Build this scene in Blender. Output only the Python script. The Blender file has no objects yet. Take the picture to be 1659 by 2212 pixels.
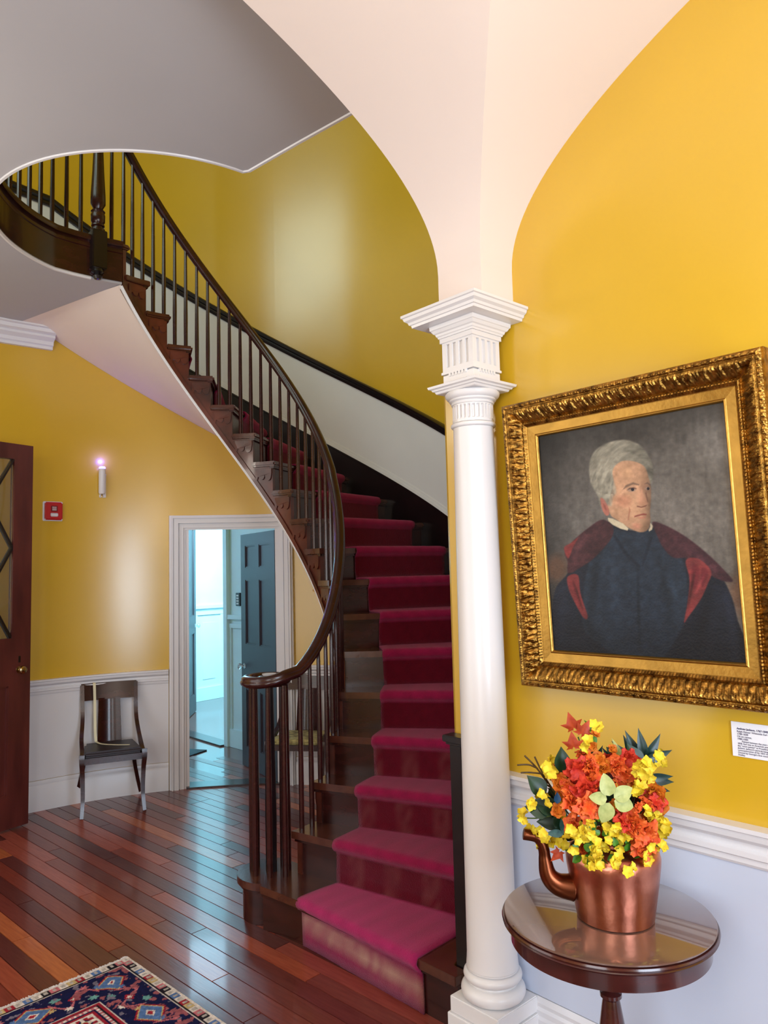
import bpy, bmesh, math, random
import numpy as np
from mathutils import Vector, Matrix
from mathutils.geometry import tessellate_polygon
PI = math.pi
R_ = math.radians
random.seed(7)
rng = np.random.default_rng(5)
SC = bpy.context.scene
COL = SC.collection

# ------------------------------------------------------------------ camera
yaw, pit, rol = R_(42.03), R_(4.78), R_(-1.45)
fw = Vector((math.sin(yaw)*math.cos(pit), math.cos(yaw)*math.cos(pit), math.sin(pit)))
rt = Vector((math.cos(yaw), -math.sin(yaw), 0)); up = rt.cross(fw)
rt2 = rt*math.cos(rol) + up*math.sin(rol); up2 = rt2.cross(fw)
cam = bpy.data.objects.new('camera', bpy.data.cameras.new('camera'))
COL.objects.link(cam)
M = Matrix((rt2, up2, -fw)).transposed().to_4x4(); M.translation = (0, 0, 1.52)
cam.matrix_world = M
cam.data.sensor_fit = 'HORIZONTAL'; cam.data.sensor_width = 36; cam.data.lens = 36*1620/1659
cam.data.clip_start = .05
SC.camera = cam

# ------------------------------------------------------------------ light
SC.view_settings.view_transform = 'Standard'; SC.view_settings.look = 'None'
SC.view_settings.gamma = 1; SC.view_settings.exposure = 0.0
SC.view_settings.use_curve_mapping = False
wd = bpy.data.worlds.new('world'); SC.world = wd; wd.use_nodes = True
wd.node_tree.nodes['Background'].inputs[0].default_value = (.75, .85, 1, 1)
wd.node_tree.nodes['Background'].inputs[1].default_value = .5

def area(name, loc, target, sx, sy, power, color):
    d = bpy.data.lights.new(name, 'AREA'); d.shape = 'RECTANGLE'; d.size = sx; d.size_y = sy
    d.energy = power; d.color = color
    o = bpy.data.objects.new(name, d); COL.objects.link(o); o.location = loc
    o.rotation_euler = (Vector(target)-Vector(loc)).to_track_quat('-Z', 'Y').to_euler()
    return o
def point(name, loc, r, power, color):
    d = bpy.data.lights.new(name, 'POINT'); d.shadow_soft_size = r; d.energy = power; d.color = color
    o = bpy.data.objects.new(name, d); COL.objects.link(o); o.location = loc
    return o
area('front_door_daylight', (.75, -1.42, 1.35), (.9, 2.5, 1.15), 1.0, 1.9, 82, (.66, .81, 1))
area('side_cool_light', (-1.12, .2, 1.5), (2, .9, 1.5), 1.3, 1.7, 40, (.76, .88, 1))  # unseen cool area light by the left foyer wall, no opening behind it
point('foyer_lantern', (.35, .15, 2.45), .16, 28, (1, .87, .70))
area('hall_window_daylight', (-1.1, 3.6, 1.6), (2.5, 3.9, 1.4), 2.6, 2.5, 42, (.88, .94, 1))
point('hall_warm_light', (.1, 3.3, 2.55), .15, 15, (1, .92, .78))  # unseen warm point light in the stair hall, no fixture modelled
area('upper_window_daylight', (-1.15, 3.35, 5.78), (3.2, 3.35, 5.78), 2.5, 2.1, 80, (.78, 1, .93))
area('back_room_daylight', (3.95, 7.0, 2.6), (4.5, 8.4, 1.0), 1.0, 1.0, 270, (.40, .88, 1))
area('passage_daylight', (1.6, 7.4, 2.2), (3.6, 5.6, .4), 1.2, 1.4, 20, (.56, .70, 1))
area('floor_streak_lamp', (3.86, 7.1, 2.35), (2.35, 4.45, 0), .9, .5, 13, (.5, .78, 1))  # hidden lamp added to throw a blue streak across the hall floor

# ------------------------------------------------------------------ materials
def lin(c):
    return tuple(((x/255)/12.92 if x/255 <= .04045 else ((x/255+.055)/1.055)**2.4) for x in c) + (1,)
def mat(name, rgb, rough=.5, metal=0, vary=0, vscale=8, bump=0, bscale=40, coat=0, rgb2=None, stretch=None,
        attr=None, sheen=0, rnd=None, emit=None, spec=.5, trans=0):
    m = bpy.data.materials.new(name); m.use_nodes = True
    nt = m.node_tree; N = nt.nodes; L = nt.links; b = N['Principled BSDF']
    b.inputs['Base Color'].default_value = lin(rgb); b.inputs['Roughness'].default_value = rough
    b.inputs['Metallic'].default_value = metal; b.inputs['Coat Weight'].default_value = coat
    b.inputs['Coat Roughness'].default_value = .08
    b.inputs['Specular IOR Level'].default_value = spec
    b.inputs['Transmission Weight'].default_value = trans
    if sheen:
        b.inputs['Sheen Weight'].default_value = sheen; b.inputs['Sheen Roughness'].default_value = .45
        b.inputs['Sheen Tint'].default_value = (1, .55, .75, 1)
    if emit:
        b.inputs['Emission Color'].default_value = lin(emit[0]); b.inputs['Emission Strength'].default_value = emit[1]
    tc = N.new('ShaderNodeTexCoord'); mp = N.new('ShaderNodeMapping'); L.new(tc.outputs['Object'], mp.inputs[0])
    if stretch: mp.inputs['Scale'].default_value = stretch
    if vary or rgb2 is not None:
        n = N.new('ShaderNodeTexNoise'); n.inputs['Scale'].default_value = vscale; n.inputs['Detail'].default_value = 5
        L.new(mp.outputs[0], n.inputs[0])
        r = N.new('ShaderNodeValToRGB'); r.color_ramp.elements[0].position = .3; r.color_ramp.elements[1].position = .7
        a = lin(rgb)
        if rgb2 is None:
            r.color_ramp.elements[0].color = tuple(x*(1-vary) for x in a[:3])+(1,)
            r.color_ramp.elements[1].color = tuple(min(1, x*(1+vary)) for x in a[:3])+(1,)
        else:
            r.color_ramp.elements[0].color = a; r.color_ramp.elements[1].color = lin(rgb2)
        L.new(n.outputs[0], r.inputs[0]); src = r.outputs[0]
        if rnd:
            oi = N.new('ShaderNodeObjectInfo'); rr = N.new('ShaderNodeValToRGB')
            els = rr.color_ramp.elements
            while len(els) < len(rnd): els.new(.5)
            for i, cc in enumerate(rnd):
                els[i].position = i/len(rnd); els[i].color = lin(cc)
            rr.color_ramp.interpolation = 'CONSTANT'
            L.new(oi.outputs['Random'], rr.inputs[0])
            mx = N.new('ShaderNodeMixRGB'); mx.blend_type = 'MULTIPLY'; mx.inputs[0].default_value = 1
            L.new(src, mx.inputs[1]); L.new(rr.outputs[0], mx.inputs[2]); src = mx.outputs[0]
        L.new(src, b.inputs['Base Color'])
    if attr:
        at = N.new('ShaderNodeVertexColor'); at.layer_name = attr
        L.new(at.outputs[0], b.inputs['Base Color'])
    if bump:
        n2 = N.new('ShaderNodeTexNoise'); n2.inputs['Scale'].default_value = bscale; n2.inputs['Detail'].default_value = 4
        L.new(mp.outputs[0], n2.inputs[0])
        bp = N.new('ShaderNodeBump'); bp.inputs['Strength'].default_value = bump; bp.inputs['Distance'].default_value = .01
        L.new(n2.outputs[0], bp.inputs['Height']); L.new(bp.outputs[0], b.inputs['Normal'])
    return m
YEL = mat('yellow_wall_paint', (214, 172, 38), .24, vary=.03, vscale=2, bump=.03, bscale=9, spec=1)
WHT = mat('white_trim_paint', (228, 228, 232), .3, vary=.02, vscale=3, bump=.03, bscale=12)
COLW = mat('column_gloss_paint', (232, 230, 230), .28, vary=.02, vscale=4)
DADO = mat('dado_gloss_paint', (206, 216, 236), .22, vary=.03, vscale=2, bump=.06, bscale=6)  # white dado, with bluish reflected daylight put into the base colour
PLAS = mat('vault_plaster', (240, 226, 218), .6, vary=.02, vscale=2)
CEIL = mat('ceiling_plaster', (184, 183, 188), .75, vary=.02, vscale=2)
MAH = mat('dark_mahogany', (50, 19, 17), .24, vary=.4, vscale=9, bump=.012, bscale=30, coat=.15, stretch=(1, 1, 3))
STR = mat('string_mahogany', (82, 35, 24), .32, vary=.55, vscale=7, bump=.08, bscale=24, coat=.2)
TRD = mat('worn_tread_wood', (64, 28, 22), .25, rgb2=(86, 46, 32), vscale=14, bump=.06, bscale=50, coat=.4)
BLK = mat('near_black_wood', (22, 14, 16), .3, vary=.4, vscale=6, bump=.04, coat=.2)
DOORW = mat('red_brown_door_wood', (98, 44, 40), .3, rgb2=(72, 30, 30), vscale=5, stretch=(3, 3, .5), coat=.3, bump=.04)
SLATE = mat('slate_door_paint', (54, 46, 54), .4, vary=.08, vscale=4)
CARP = mat('stair_carpet_pile', (130, 22, 62), .95, attr='Col', sheen=.3, bump=.6, bscale=260, spec=.1)
PLANK = mat('floor_plank_wood', (255, 248, 244), .3, rgb2=(215, 185, 182), vscale=6, stretch=(14, 1.2, 1), bump=.05, bscale=9, coat=.35,
            rnd=[(138, 68, 54), (98, 50, 46), (164, 84, 60), (118, 60, 52), (94, 50, 50), (150, 76, 64), (190, 112, 68), (108, 54, 50), (128, 66, 56), (104, 56, 54), (172, 94, 78), (122, 60, 52)])
GAP = mat('floor_underlay', (30, 16, 14), .5, vary=.2)
GOLD = mat('burnished_gold_leaf', (188, 142, 66), .3, metal=1, rgb2=(84, 56, 24), vscale=46, bump=.25, bscale=90)
GOLD2 = mat('flat_gold_liner', (176, 134, 62), .34, metal=.95, vary=.16, vscale=16, bump=.1, bscale=60)
BRASS = mat('polished_brass', (190, 170, 120), .15, metal=1, vary=.05)
GLASSK = mat('clear_knob_glass', (220, 230, 235), .05, vary=.02, trans=.8)
COPP = mat('aged_copper', (218, 142, 114), .3, metal=1, rgb2=(160, 92, 74), vscale=11, bump=.22, bscale=16)
COPD = mat('brown_copper', (120, 66, 42), .3, metal=1, vary=.3, vscale=12)
TABW = mat('table_mahogany', (62, 24, 22), .2, vary=.4, vscale=6, stretch=(1, 1, 6), coat=.6)
TABG = mat('table_glass_top', (104, 78, 68), .03, vary=.12, vscale=3, coat=1, spec=.9)
RED = mat('fire_alarm_red', (190, 16, 24), .35, vary=.04)
WPL = mat('white_plastic', (228, 226, 230), .35, vary=.02)
LEDP = mat('violet_lamp_glow', (170, 160, 255), .4, vary=.01, emit=((120, 110, 255), 5))
PLAQ = mat('plaque_card', (240, 242, 250), .5, vary=.01)
INK = mat('navy_ink', (36, 34, 92), .7, vary=.05)
CREAM = mat('cream_ribbon', (226, 220, 186), .6, vary=.06)
SEATD = mat('black_leather_seat', (44, 36, 42), .42, vary=.15, vscale=10, bump=.1)
SEATF = mat('yellow_floral_seat', (206, 196, 132), .8, rgb2=(96, 84, 50), vscale=26)
ROOMW = mat('blue_white_panelling', (206, 228, 236), .4, vary=.02)
MATB = mat('dark_floor_mat', (22, 34, 44), .9, vary=.2, bump=.3, bscale=120)
RUGM = mat('woven_rug', (120, 60, 60), .95, attr='Col', bump=.4, bscale=300, spec=.1)
FRNG = mat('rug_fringe', (214, 208, 206), .95, vary=.12, vscale=60)
CANV = mat('oil_canvas', (60, 60, 60), .5, attr='Col', bump=.18, bscale=160, spec=.35)
PANE = mat('clear_window_pane', (235, 240, 240), .04, vary=.01, trans=.96)

# ------------------------------------------------------------------ helpers
def link(o, parent=None, **props):
    COL.objects.link(o)
    if parent is not None: o.parent = parent
    for k, v in props.items(): o[k] = v
    return o
def mesh(name, V, F, m, parent=None, smooth=False, **props):
    me = bpy.data.meshes.new(name)
    me.from_pydata([tuple(map(float, v)) for v in V], [], [tuple(f) for f in F])
    me.validate(); 
    bm = bmesh.new(); bm.from_mesh(me); bmesh.ops.recalc_face_normals(bm, faces=bm.faces); bm.to_mesh(me); bm.free()
    if smooth:
        me.polygons.foreach_set('use_smooth', [True]*len(me.polygons)); 
        if smooth != 'full': me.set_sharp_from_angle(angle=R_(38))
    if m is not None: me.materials.append(m)
    return link(bpy.data.objects.new(name, me), parent, **props)
def empty(name, loc=(0, 0, 0), rz=0, parent=None, **props):
    o = bpy.data.objects.new(name, None); o.location = loc; o.rotation_euler = (0, 0, rz)
    o.empty_display_size = .1
    return link(o, parent, **props)
def thing(name, label, cat, loc=(0, 0, 0), rz=0, group=None):
    o = empty(name, loc, rz, label=label, category=cat)
    if group: o['group'] = group
    return o
class G:
    """collects geometry for ONE mesh"""
    def __init__(s): s.V = []; s.F = []
    def add(s, V, F):
        n = len(s.V); s.V += [tuple(v) for v in V]; s.F += [tuple(i+n for i in f) for f in F]; return s
    def box(s, x0, x1, y0, y1, z0, z1, T=None):
        V = [(x, y, z) for z in (z0, z1) for x, y in ((x0, y0), (x1, y0), (x1, y1), (x0, y1))]
        if T: V = [T @ Vector(v) for v in V]
        return s.add(V, [(0, 3, 2, 1), (4, 5, 6, 7), (0, 1, 5, 4), (1, 2, 6, 5), (2, 3, 7, 6), (3, 0, 4, 7)])
    def obox(s, p0, p1, half, z0, z1):
        """vertical slab along plan line p0-p1 with half thickness"""
        d = (Vector(p1)-Vector(p0)).normalized(); n = Vector((-d.y, d.x))*half
        P = [Vector(p0)-n, Vector(p1)-n, Vector(p1)+n, Vector(p0)+n]
        return s.prism([(p.x, p.y) for p in P], z0, z1)
    def prism(s, P, z0, z1):
        n = len(P)
        V = [(p[0], p[1], z0) for p in P]+[(p[0], p[1], z1) for p in P]
        F = [(i, (i+1) % n, n+(i+1) % n, n+i) for i in range(n)]
        tris = tessellate_polygon([[Vector((p[0], p[1], 0)) for p in P]])
        for t in tris: F += [tuple(t), tuple(n+i for i in reversed(t))]
        return s.add(V, F)
    def lathe(s, prof, cx=0, cy=0, n=32, a0=0):
        V = []
        for r, z in prof:
            for k in range(n):
                a = a0+2*PI*k/n; V.append((cx+r*math.cos(a), cy+r*math.sin(a), z))
        F = []
        for j in range(len(prof)-1):
            for k in range(n):
                F.append((j*n+k, j*n+(k+1) % n, (j+1)*n+(k+1) % n, (j+1)*n+k))
        F.append(tuple(reversed(range(n)))); F.append(tuple(range((len(prof)-1)*n, len(prof)*n)))
        return s.add(V, F)
    def sweep(s, path, prof, closed=True, upv=(0, 0, 1), caps=True, scale=None):
        """prof: list of (lateral, vertical); path 3d"""
        P = [Vector(p) for p in path]; n = len(prof); V = []; U = Vector(upv)
        for i, p in enumerate(P):
            t = (P[min(i+1, len(P)-1)]-P[max(i-1, 0)]).normalized()
            l = U.cross(t)
            if l.length < 1e-4: l = Vector((1, 0, 0))
            l.normalize(); w = t.cross(l).normalized()
            k = scale[i] if scale else 1
            for a, b in prof: V.append(p+l*a*k+w*b*k)
        F = []; m = n if closed else n-1
        for i in range(len(P)-1):
            for k in range(m):
                F.append((i*n+k, i*n+(k+1) % n, (i+1)*n+(k+1) % n, (i+1)*n+k))
        if closed and caps:
            F.append(tuple(range(n))); F.append(tuple(reversed(range((len(P)-1)*n, len(P)*n))))
        return s.add(V, F)
    def tube(s, path, r, n=8, scale=None, upv=(0, 0, 1)):
        return s.sweep(path, [(r*math.cos(2*PI*k/n), r*math.sin(2*PI*k/n)) for k in range(n)], scale=scale, upv=upv)
    def plansweep(s, pts, nrm, prof, caps=True):
        """pts plan points, nrm inward normals, prof: (offset from wall, z) or callable(i)"""
        V = []; n = None
        for i, (p, q) in enumerate(zip(pts, nrm)):
            pr = prof(i) if callable(prof) else prof
            n = len(pr)
            for o, z in pr: V.append((p[0]+q[0]*o, p[1]+q[1]*o, z))
        F = []
        for i in range(len(pts)-1):
            for k in range(n): F.append((i*n+k, (i+1)*n+k, (i+1)*n+(k+1) % n, i*n+(k+1) % n))
        if caps: F.append(tuple(range(n))); F.append(tuple(reversed(range((len(pts)-1)*n, len(pts)*n))))
        return s.add(V, F)
    def build(s, name, m, parent=None, smooth=False, **props):
        return mesh(name, s.V, s.F, m, parent, smooth, **props)
def bevel(o, w=.004, seg=2):
    bm = bmesh.new(); bm.from_mesh(o.data)
    E = [e for e in bm.edges if len(e.link_faces) == 2 and e.calc_face_angle(0) > .5]
    bmesh.ops.bevel(bm, geom=E, offset=w, segments=seg, affect='EDGES', clamp_overlap=True)
    bm.to_mesh(o.data); bm.free(); return o

# ------------------------------------------------------------------ stair hall plan
CX, CY = 1.951, 3.598
W = 1.987
RIS = .187; STEP = 10.86; A2 = -85.3
ZL = 19*RIS; ZC = 3.30; ZT = 7.0
def pt(a, r): return (CX+r*math.cos(R_(a)), CY+r*math.sin(R_(a)))
def zn(a): return RIS*((a-A2)/STEP+2)
def rw(a):
    if a <= 58: return 1.72
    return 1.72+.135*min(1, (a-58)/39)**1.2
def sm(t): t = max(0, min(1, t)); return t*t*(3-2*t)
# wall path, anticlockwise from the corner by the column
WP = [(W, 1.853), (2.0, 1.872)]
WA = [-88.5, -87.6]
a = -86.0
while a <= 97: WP.append(pt(a, rw(a))); WA.append(a); a += 1.0
tail = [(1.45, 5.46), (1.1, 5.445), (.7, 5.39), (.3, 5.30), (-.2, 5.14), (-.7, 4.92), (-1.2, 4.62)]
for q in tail: WP.append(q); WA.append(100)
def normals(P):
    N = []
    for i in range(len(P)):
        t = (Vector(P[min(i+1, len(P)-1)])-Vector(P[max(i-1, 0)])).normalized()
        N.append((-t.y, t.x))
    return N
WN = normals(WP)
def seg(a0, a1):
    i0 = next(i for i, a in enumerate(WA) if a >= a0-1e-6); i1 = max(i for i, a in enumerate(WA) if a <= a1+1e-6)
    return i0, i1+1
def wall_piece(name, i0, i1, z0, z1, m, th=.14):
    g = G().plansweep(WP[i0:i1], WN[i0:i1], [(0, z0), (0, z1), (-th, z1), (-th, z0)])
    return g.build(name, m, None, smooth=True, kind='structure')
D0, D1 = 43, 66   # doorway opening
i, j = seg(-90, D0); wall_piece('wall_stair', i, j, 0, ZT, YEL)
i, j = seg(D0, D1); wall_piece('wall_over_door', i, j, 1.905, ZT, YEL)
i, j = seg(D1, 101); wall_piece('wall_far', i, j, 0, ZT, YEL)
def dirpt(u, v):
    """wall point lying in plan direction (u,v) from the entrance"""
    best = None
    for k in range(len(WP)-1):
        a_, b_ = Vector(WP[k]), Vector(WP[k+1]); d = Vector((u, v)); e = b_-a_
        den = d.x*e.y-d.y*e.x
        if abs(den) < 1e-9: continue
        t = (a_.x*e.y-a_.y*e.x)/den; s_ = (a_.x*d.y-a_.y*d.x)/den
        if 0 <= s_ <= 1 and t > 0 and (best is None or t > best[0]): best = (t, a_+e*s_, k)
    return best[1], WN[best[2]]

# right-hand painting wall with its dado
G().box(W, W+.16, -1.5, 1.853, 0, 3.4).build('wall_right', YEL, kind='structure')
g = G(); RP = [(W, -1.5), (W, 1.50), (W, 1.75)]; RN = [(-1, 0)]*3
DPROF = [(0, .2), (.008, .2), (.008, .775), (0, .775)]
g.plansweep(RP, RN, DPROF); g.build('wall_right_dado', DADO, kind='structure')
RAIL = [(0, .765), (.012, .765), (.016, .772), (.016, .785), (.024, .790), (.024, .803), (.014, .808), (.014, .822), (.022, .826),
        (.034, .836), (.036, .846), (.036, .852), (.044, .856), (.044, .867), (0, .867)]
G().plansweep(RP, RN, RAIL).build('trim_1', WHT, kind='structure')
BASE = [(0, 0), (.022, 0), (.022, .135), (.018, .145), (.018, .16), (.012, .168), (.014, .18), (.008, .197), (0, .197)]
G().plansweep(RP, RN, BASE).build('baseboard_right', WHT, kind='structure')
# dado, rail and baseboard along the curved walls
for nm, a0, a1 in (('near', 2, 39.2), ('far', 70, 101)):
    i, j = seg(a0, a1); P, N = WP[i:j], WN[i:j]
    G().plansweep(P, N, DPROF).build('wall_%s_dado' % nm, WHT, smooth=True, kind='structure')
    G().plansweep(P, N, RAIL).build('trim_2', WHT, smooth=True, kind='structure')
    G().plansweep(P, N, BASE).build('baseboard_%s' % nm, WHT, smooth=True, kind='structure')
# crown cornice on the far wall, ends before the stair soffit
i = max(k for k, p in enumerate(WP) if WA[k] <= 96)
P, N = WP[i:], WN[i:]
CR = [(0, 3.165), (.03, 3.165), (.03, 3.185), (.045, 3.192), (.05, 3.215), (.085, 3.235), (.085, 3.25), (.115, 3.262), (.12, 3.285), (.145, 3.288), (.145, 3.299), (0, 3.299)]
G().plansweep(P, N, CR).build('trim_3', WHT, smooth=True, kind='structure')

# foyer walls, closed behind the camera
G().box(-1.36, -1.2, -1.5, 4.7, 0, ZT).build('wall_left', YEL, kind='structure')
G().box(-1.36, W+.16, -1.66, -1.5, 0, 3.6).build('wall_back', YEL, kind='structure')
# ------------------------------------------------------------------ groin vault
X1, Y1, YL = 1.826, 1.527, 1.718
def prof(d):
    d = min(max(d, 0), 3.0-max(d, 0)) if d < 3 else 0
    if d <= 0: return 2.534
    t = 1-d/5.0; z = 2.534+1.137*math.sqrt(max(0, 1-abs(t)**2.05))
    if d > .85:
        z0 = 2.534+1.137*math.sqrt(1-(1-.85/5)**2.05); z = z0+(z-z0)*.30 if z-z0 > 0 else z
    return min(z, 3.285)
ds = sorted(set([0, .002, .006, .012, .02, .03, .045, .06, .08]+[.1+.03*k for k in range(96)]+[2.97, 2.99, 3.0]))
xs = [X1-d for d in reversed(ds)]+[W]; ys = [Y1-d for d in reversed(ds)]+[YL]
V = []; F = []
for x in xs:
    for y in ys:
        za = prof(Y1-y) if y <= Y1 else -9
        zb = prof(X1-x) if x <= X1 else -9
        V.append((x, y, max(za, zb, 2.39)))
n = len(ys)
for i in range(len(xs)-1):
    for j in range(n-1): F += [(i*n+j, (i+1)*n+j, (i+1)*n+j+1), (i*n+j, (i+1)*n+j+1, i*n+j+1)]
o = mesh('ceiling_vault', V, F, PLAS, kind='structure', smooth=True)
o.data.set_sharp_from_angle(angle=R_(12))
G().box(X1, W, Y1, YL, 2.392, 2.536).build('wall_pier', PLAS, kind='structure')
# arched wall between foyer and stair hall
ax_ = [X1-d for d in ds]
outline = [(x, prof(X1-x)+.004) for x in ax_]
Pf = [(W, 2.54), (X1, 2.54)]+outline[1:-1]+[(X1-3.0, 2.54), (-1.2, 2.54), (-1.2, ZT), (W, ZT)]
tr = tessellate_polygon([[Vector((p[0], p[1], 0)) for p in Pf]])
nn = len(Pf)
V = [(p[0], 1.60, p[1]) for p in Pf]+[(p[0], YL, p[1]) for p in Pf]
F = [tuple(t) for t in tr]+[tuple(i+nn for i in reversed(t)) for t in tr]+[(i, (i+1) % nn, nn+(i+1) % nn, nn+i) for i in range(nn)]
mesh('wall_arch', V, F, YEL, kind='structure')
G().box(-1.2, -1.174, 1.6, YL, 0, 2.54).build('wall_arch_respond', WHT, kind='structure')
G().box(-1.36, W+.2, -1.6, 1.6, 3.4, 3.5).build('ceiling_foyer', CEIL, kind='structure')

# ------------------------------------------------------------------ floor of boards
TH = R_(4.2)
FT = Matrix.Translation((1.4, 3.2, 0)) @ Matrix.Rotation(TH, 4, 'Z')
G().box(-1.3, 4.2, -1.55, 5.9, -.06, -.016).build('floor', GAP, kind='structure')
floor_root = bpy.data.objects['floor']
pw = .078
lens_ = [.8, 1.15, 1.5, 1.9]
pl_mesh = []
for L_ in lens_:
    g = G(); c_ = .0016
    x0, x1, y0, y1 = -pw/2+.0006, pw/2-.0006, -L_/2+.0007, L_/2-.0007
    V = [(x0, y0, -.016), (x1, y0, -.016), (x1, y1, -.016), (x0, y1, -.016), (x0+c_, y0+c_, 0), (x1-c_, y0+c_, 0), (x1-c_, y1-c_, 0), (x0+c_, y1-c_, 0)]
    g.add(V, [(4, 5, 6, 7), (0, 1, 5, 4), (1, 2, 6, 5), (2, 3, 7, 6), (3, 0, 4, 7)])
    me = bpy.data.meshes.new('plank'); me.from_pydata(g.V, [], g.F); me.materials.append(PLANK); pl_mesh.append(me)
def inhall(p):
    x, y = p.x, p.y
    if y < 1.75: return -1.2 < x < W-.01
    if x < CX: return y < 5.55-.0 and x > -1.2
    return math.hypot(x-CX, y-CY) < 1.78
fp = Vector((0, 0, 0))
planks = []
rows = range(-34, 36)
far_g = []
for r_i in rows:
    yy = -5.2+random.random()*1.2
    while yy < 3.2:
        li = random.choice([0, 1, 1, 2, 2, 3]); L_ = lens_[li]
        P_ = FT @ Vector((r_i*pw, yy+L_/2, 0))
        ends = [FT @ Vector((r_i*pw, yy+t*L_, 0)) for t in (0, .5, 1)]
        if any(inhall(e) for e in ends):
            vis = False
            for e in ends:
                q = e-Vector((0, 0, 1.52)); dz = q.dot(fw)
                if dz > .5:
                    u = 829.5+1620*q.dot(rt2)/dz; v = 1106-1620*q.dot(up2)/dz
                    if -150 < u < 1150 and 1650 < v < 2600: vis = True
            planks.append((vis, P_.x, P_.y, li))
        yy += L_
vispl = [p for p in planks if p[0]][:300]; rest = [p for p in planks if not p[0]]+[p for p in planks if p[0]][300:]
for _, x, y, li in vispl:
    o = bpy.data.objects.new('plank', pl_mesh[li]); COL.objects.link(o); o.parent = floor_root
    o.location = (x, y, 0); o.rotation_euler = (0, 0, TH)
g = G()
for _, x, y, li in rest:
    T = Matrix.Translation((x, y, 0)) @ Matrix.Rotation(TH, 4, 'Z'); L_ = lens_[li]
    g.box(-pw/2+.0006, pw/2-.0006, -L_/2+.001, L_/2-.001, -.016, 0, T)
mesh('floor_boards', g.V, g.F, PLANK, floor_root, kind='stuff')

# ------------------------------------------------------------------ well opening and upper floor
HX, HY, HR = 1.71, 3.55, .815
hole = []      # from stair join, round by the left, to the near edge
JO = pt(103, .70)
hole += [pt(103.5, .706), (1.70, 4.299), (1.61, 4.311), (1.51, 4.314)]
a = 103
a = 112
while a <= 268: hole.append((HX+HR*math.cos(R_(a)), HY+HR*math.sin(R_(a)))); a += 3
NEAR = (1.70, 2.71); hole.append(NEAR)
edge = [NEAR, (1.74, 2.40), (1.785, 2.09), (1.835, YL)]
i99 = next(k for k, a in enumerate(WA) if a >= 99)
O99 = pt(99.3, 1.858)
slab = [O99]+[q for q in WP if q[0] < 1.6 and q[1] > 4]+[(-1.2, YL)]+[edge[3], edge[2], edge[1]]+list(reversed(hole))
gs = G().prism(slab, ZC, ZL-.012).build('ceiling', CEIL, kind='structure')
gs = G().prism(slab, ZL-.012, ZL).build('floor_upper', TRD, kind='structure')
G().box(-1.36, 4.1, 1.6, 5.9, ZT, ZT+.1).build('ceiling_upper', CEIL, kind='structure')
# cream bead round the edge of the opening
HP = [(p[0], p[1], ZC+.004) for p in hole[2:]]+[(p[0], p[1], ZC+.004) for p in edge[1:]]
G().tube(HP, .011, 6).build('trim_4', WHT, smooth=True, kind='structure')
GP = [(p[0], p[1]) for p in hole[-4:]]+edge[1:]
g = G().plansweep(GP, normals(GP), [(0.004, ZC), (.010, ZC), (.010, ZL), (0.004, ZL)])
g.build('trim_5', WHT, kind='structure')

# ------------------------------------------------------------------ staircase
ST = thing('staircase', 'curving dark mahogany staircase with slim balusters and sweeping handrail beyond the white column', 'staircase', (CX, CY, 0))
OFF = Vector((-CX, -CY, 0))
def sp(g, name, m, smooth=False, parent=None, **kw):
    g.V = [(v[0]-CX, v[1]-CY, v[2]) for v in g.V]
    return g.build(name, m, parent or ST, smooth, **kw)
RIN = .69; RST = .705
delta = {1: 4, 2: 5, 3: 3.7, 4: 1.5}
def ends(n, back=0):
    ai = A2+STEP*(n-2); ao = ai+delta.get(n, 0)
    if n == 1: I = Vector((1.872, 2.75)); O = Vector((1.886, 1.80))
    else: I = Vector(pt(ai, RIN)); O = Vector(pt(ao, rw(ao)-.004))
    d = (O-I).normalized(); nb = Vector((-d.y, d.x))   # towards the back of the step (increasing angle)
    return I+nb*back, O+nb*back, d, nb
OVH = .026
def tread_poly(n, front, back_n, back_off, rin):
    I, O, d, nb = ends(n, front); I2, O2, d2, nb2 = ends(back_n, back_off)
    ai0 = math.degrees(math.atan2(I.y-CY, I.x-CX)); ai1 = math.degrees(math.atan2(I2.y-CY, I2.x-CX))
    ao0 = math.degrees(math.atan2(O.y-CY, O.x-CX)); ao1 = math.degrees(math.atan2(O2.y-CY, O2.x-CX))
    P = [(O.x, O.y)]
    for k in range(1, 6):
        a = ao0+(ao1-ao0)*k/6; P.append(pt(a, rw(a)-.004))
    P.append((O2.x, O2.y))
    for k in range(0, 7):
        a = ai1+(ai0-ai1)*k/6; P.append(pt(a, rin))
    return P
TREADS = {}
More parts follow.
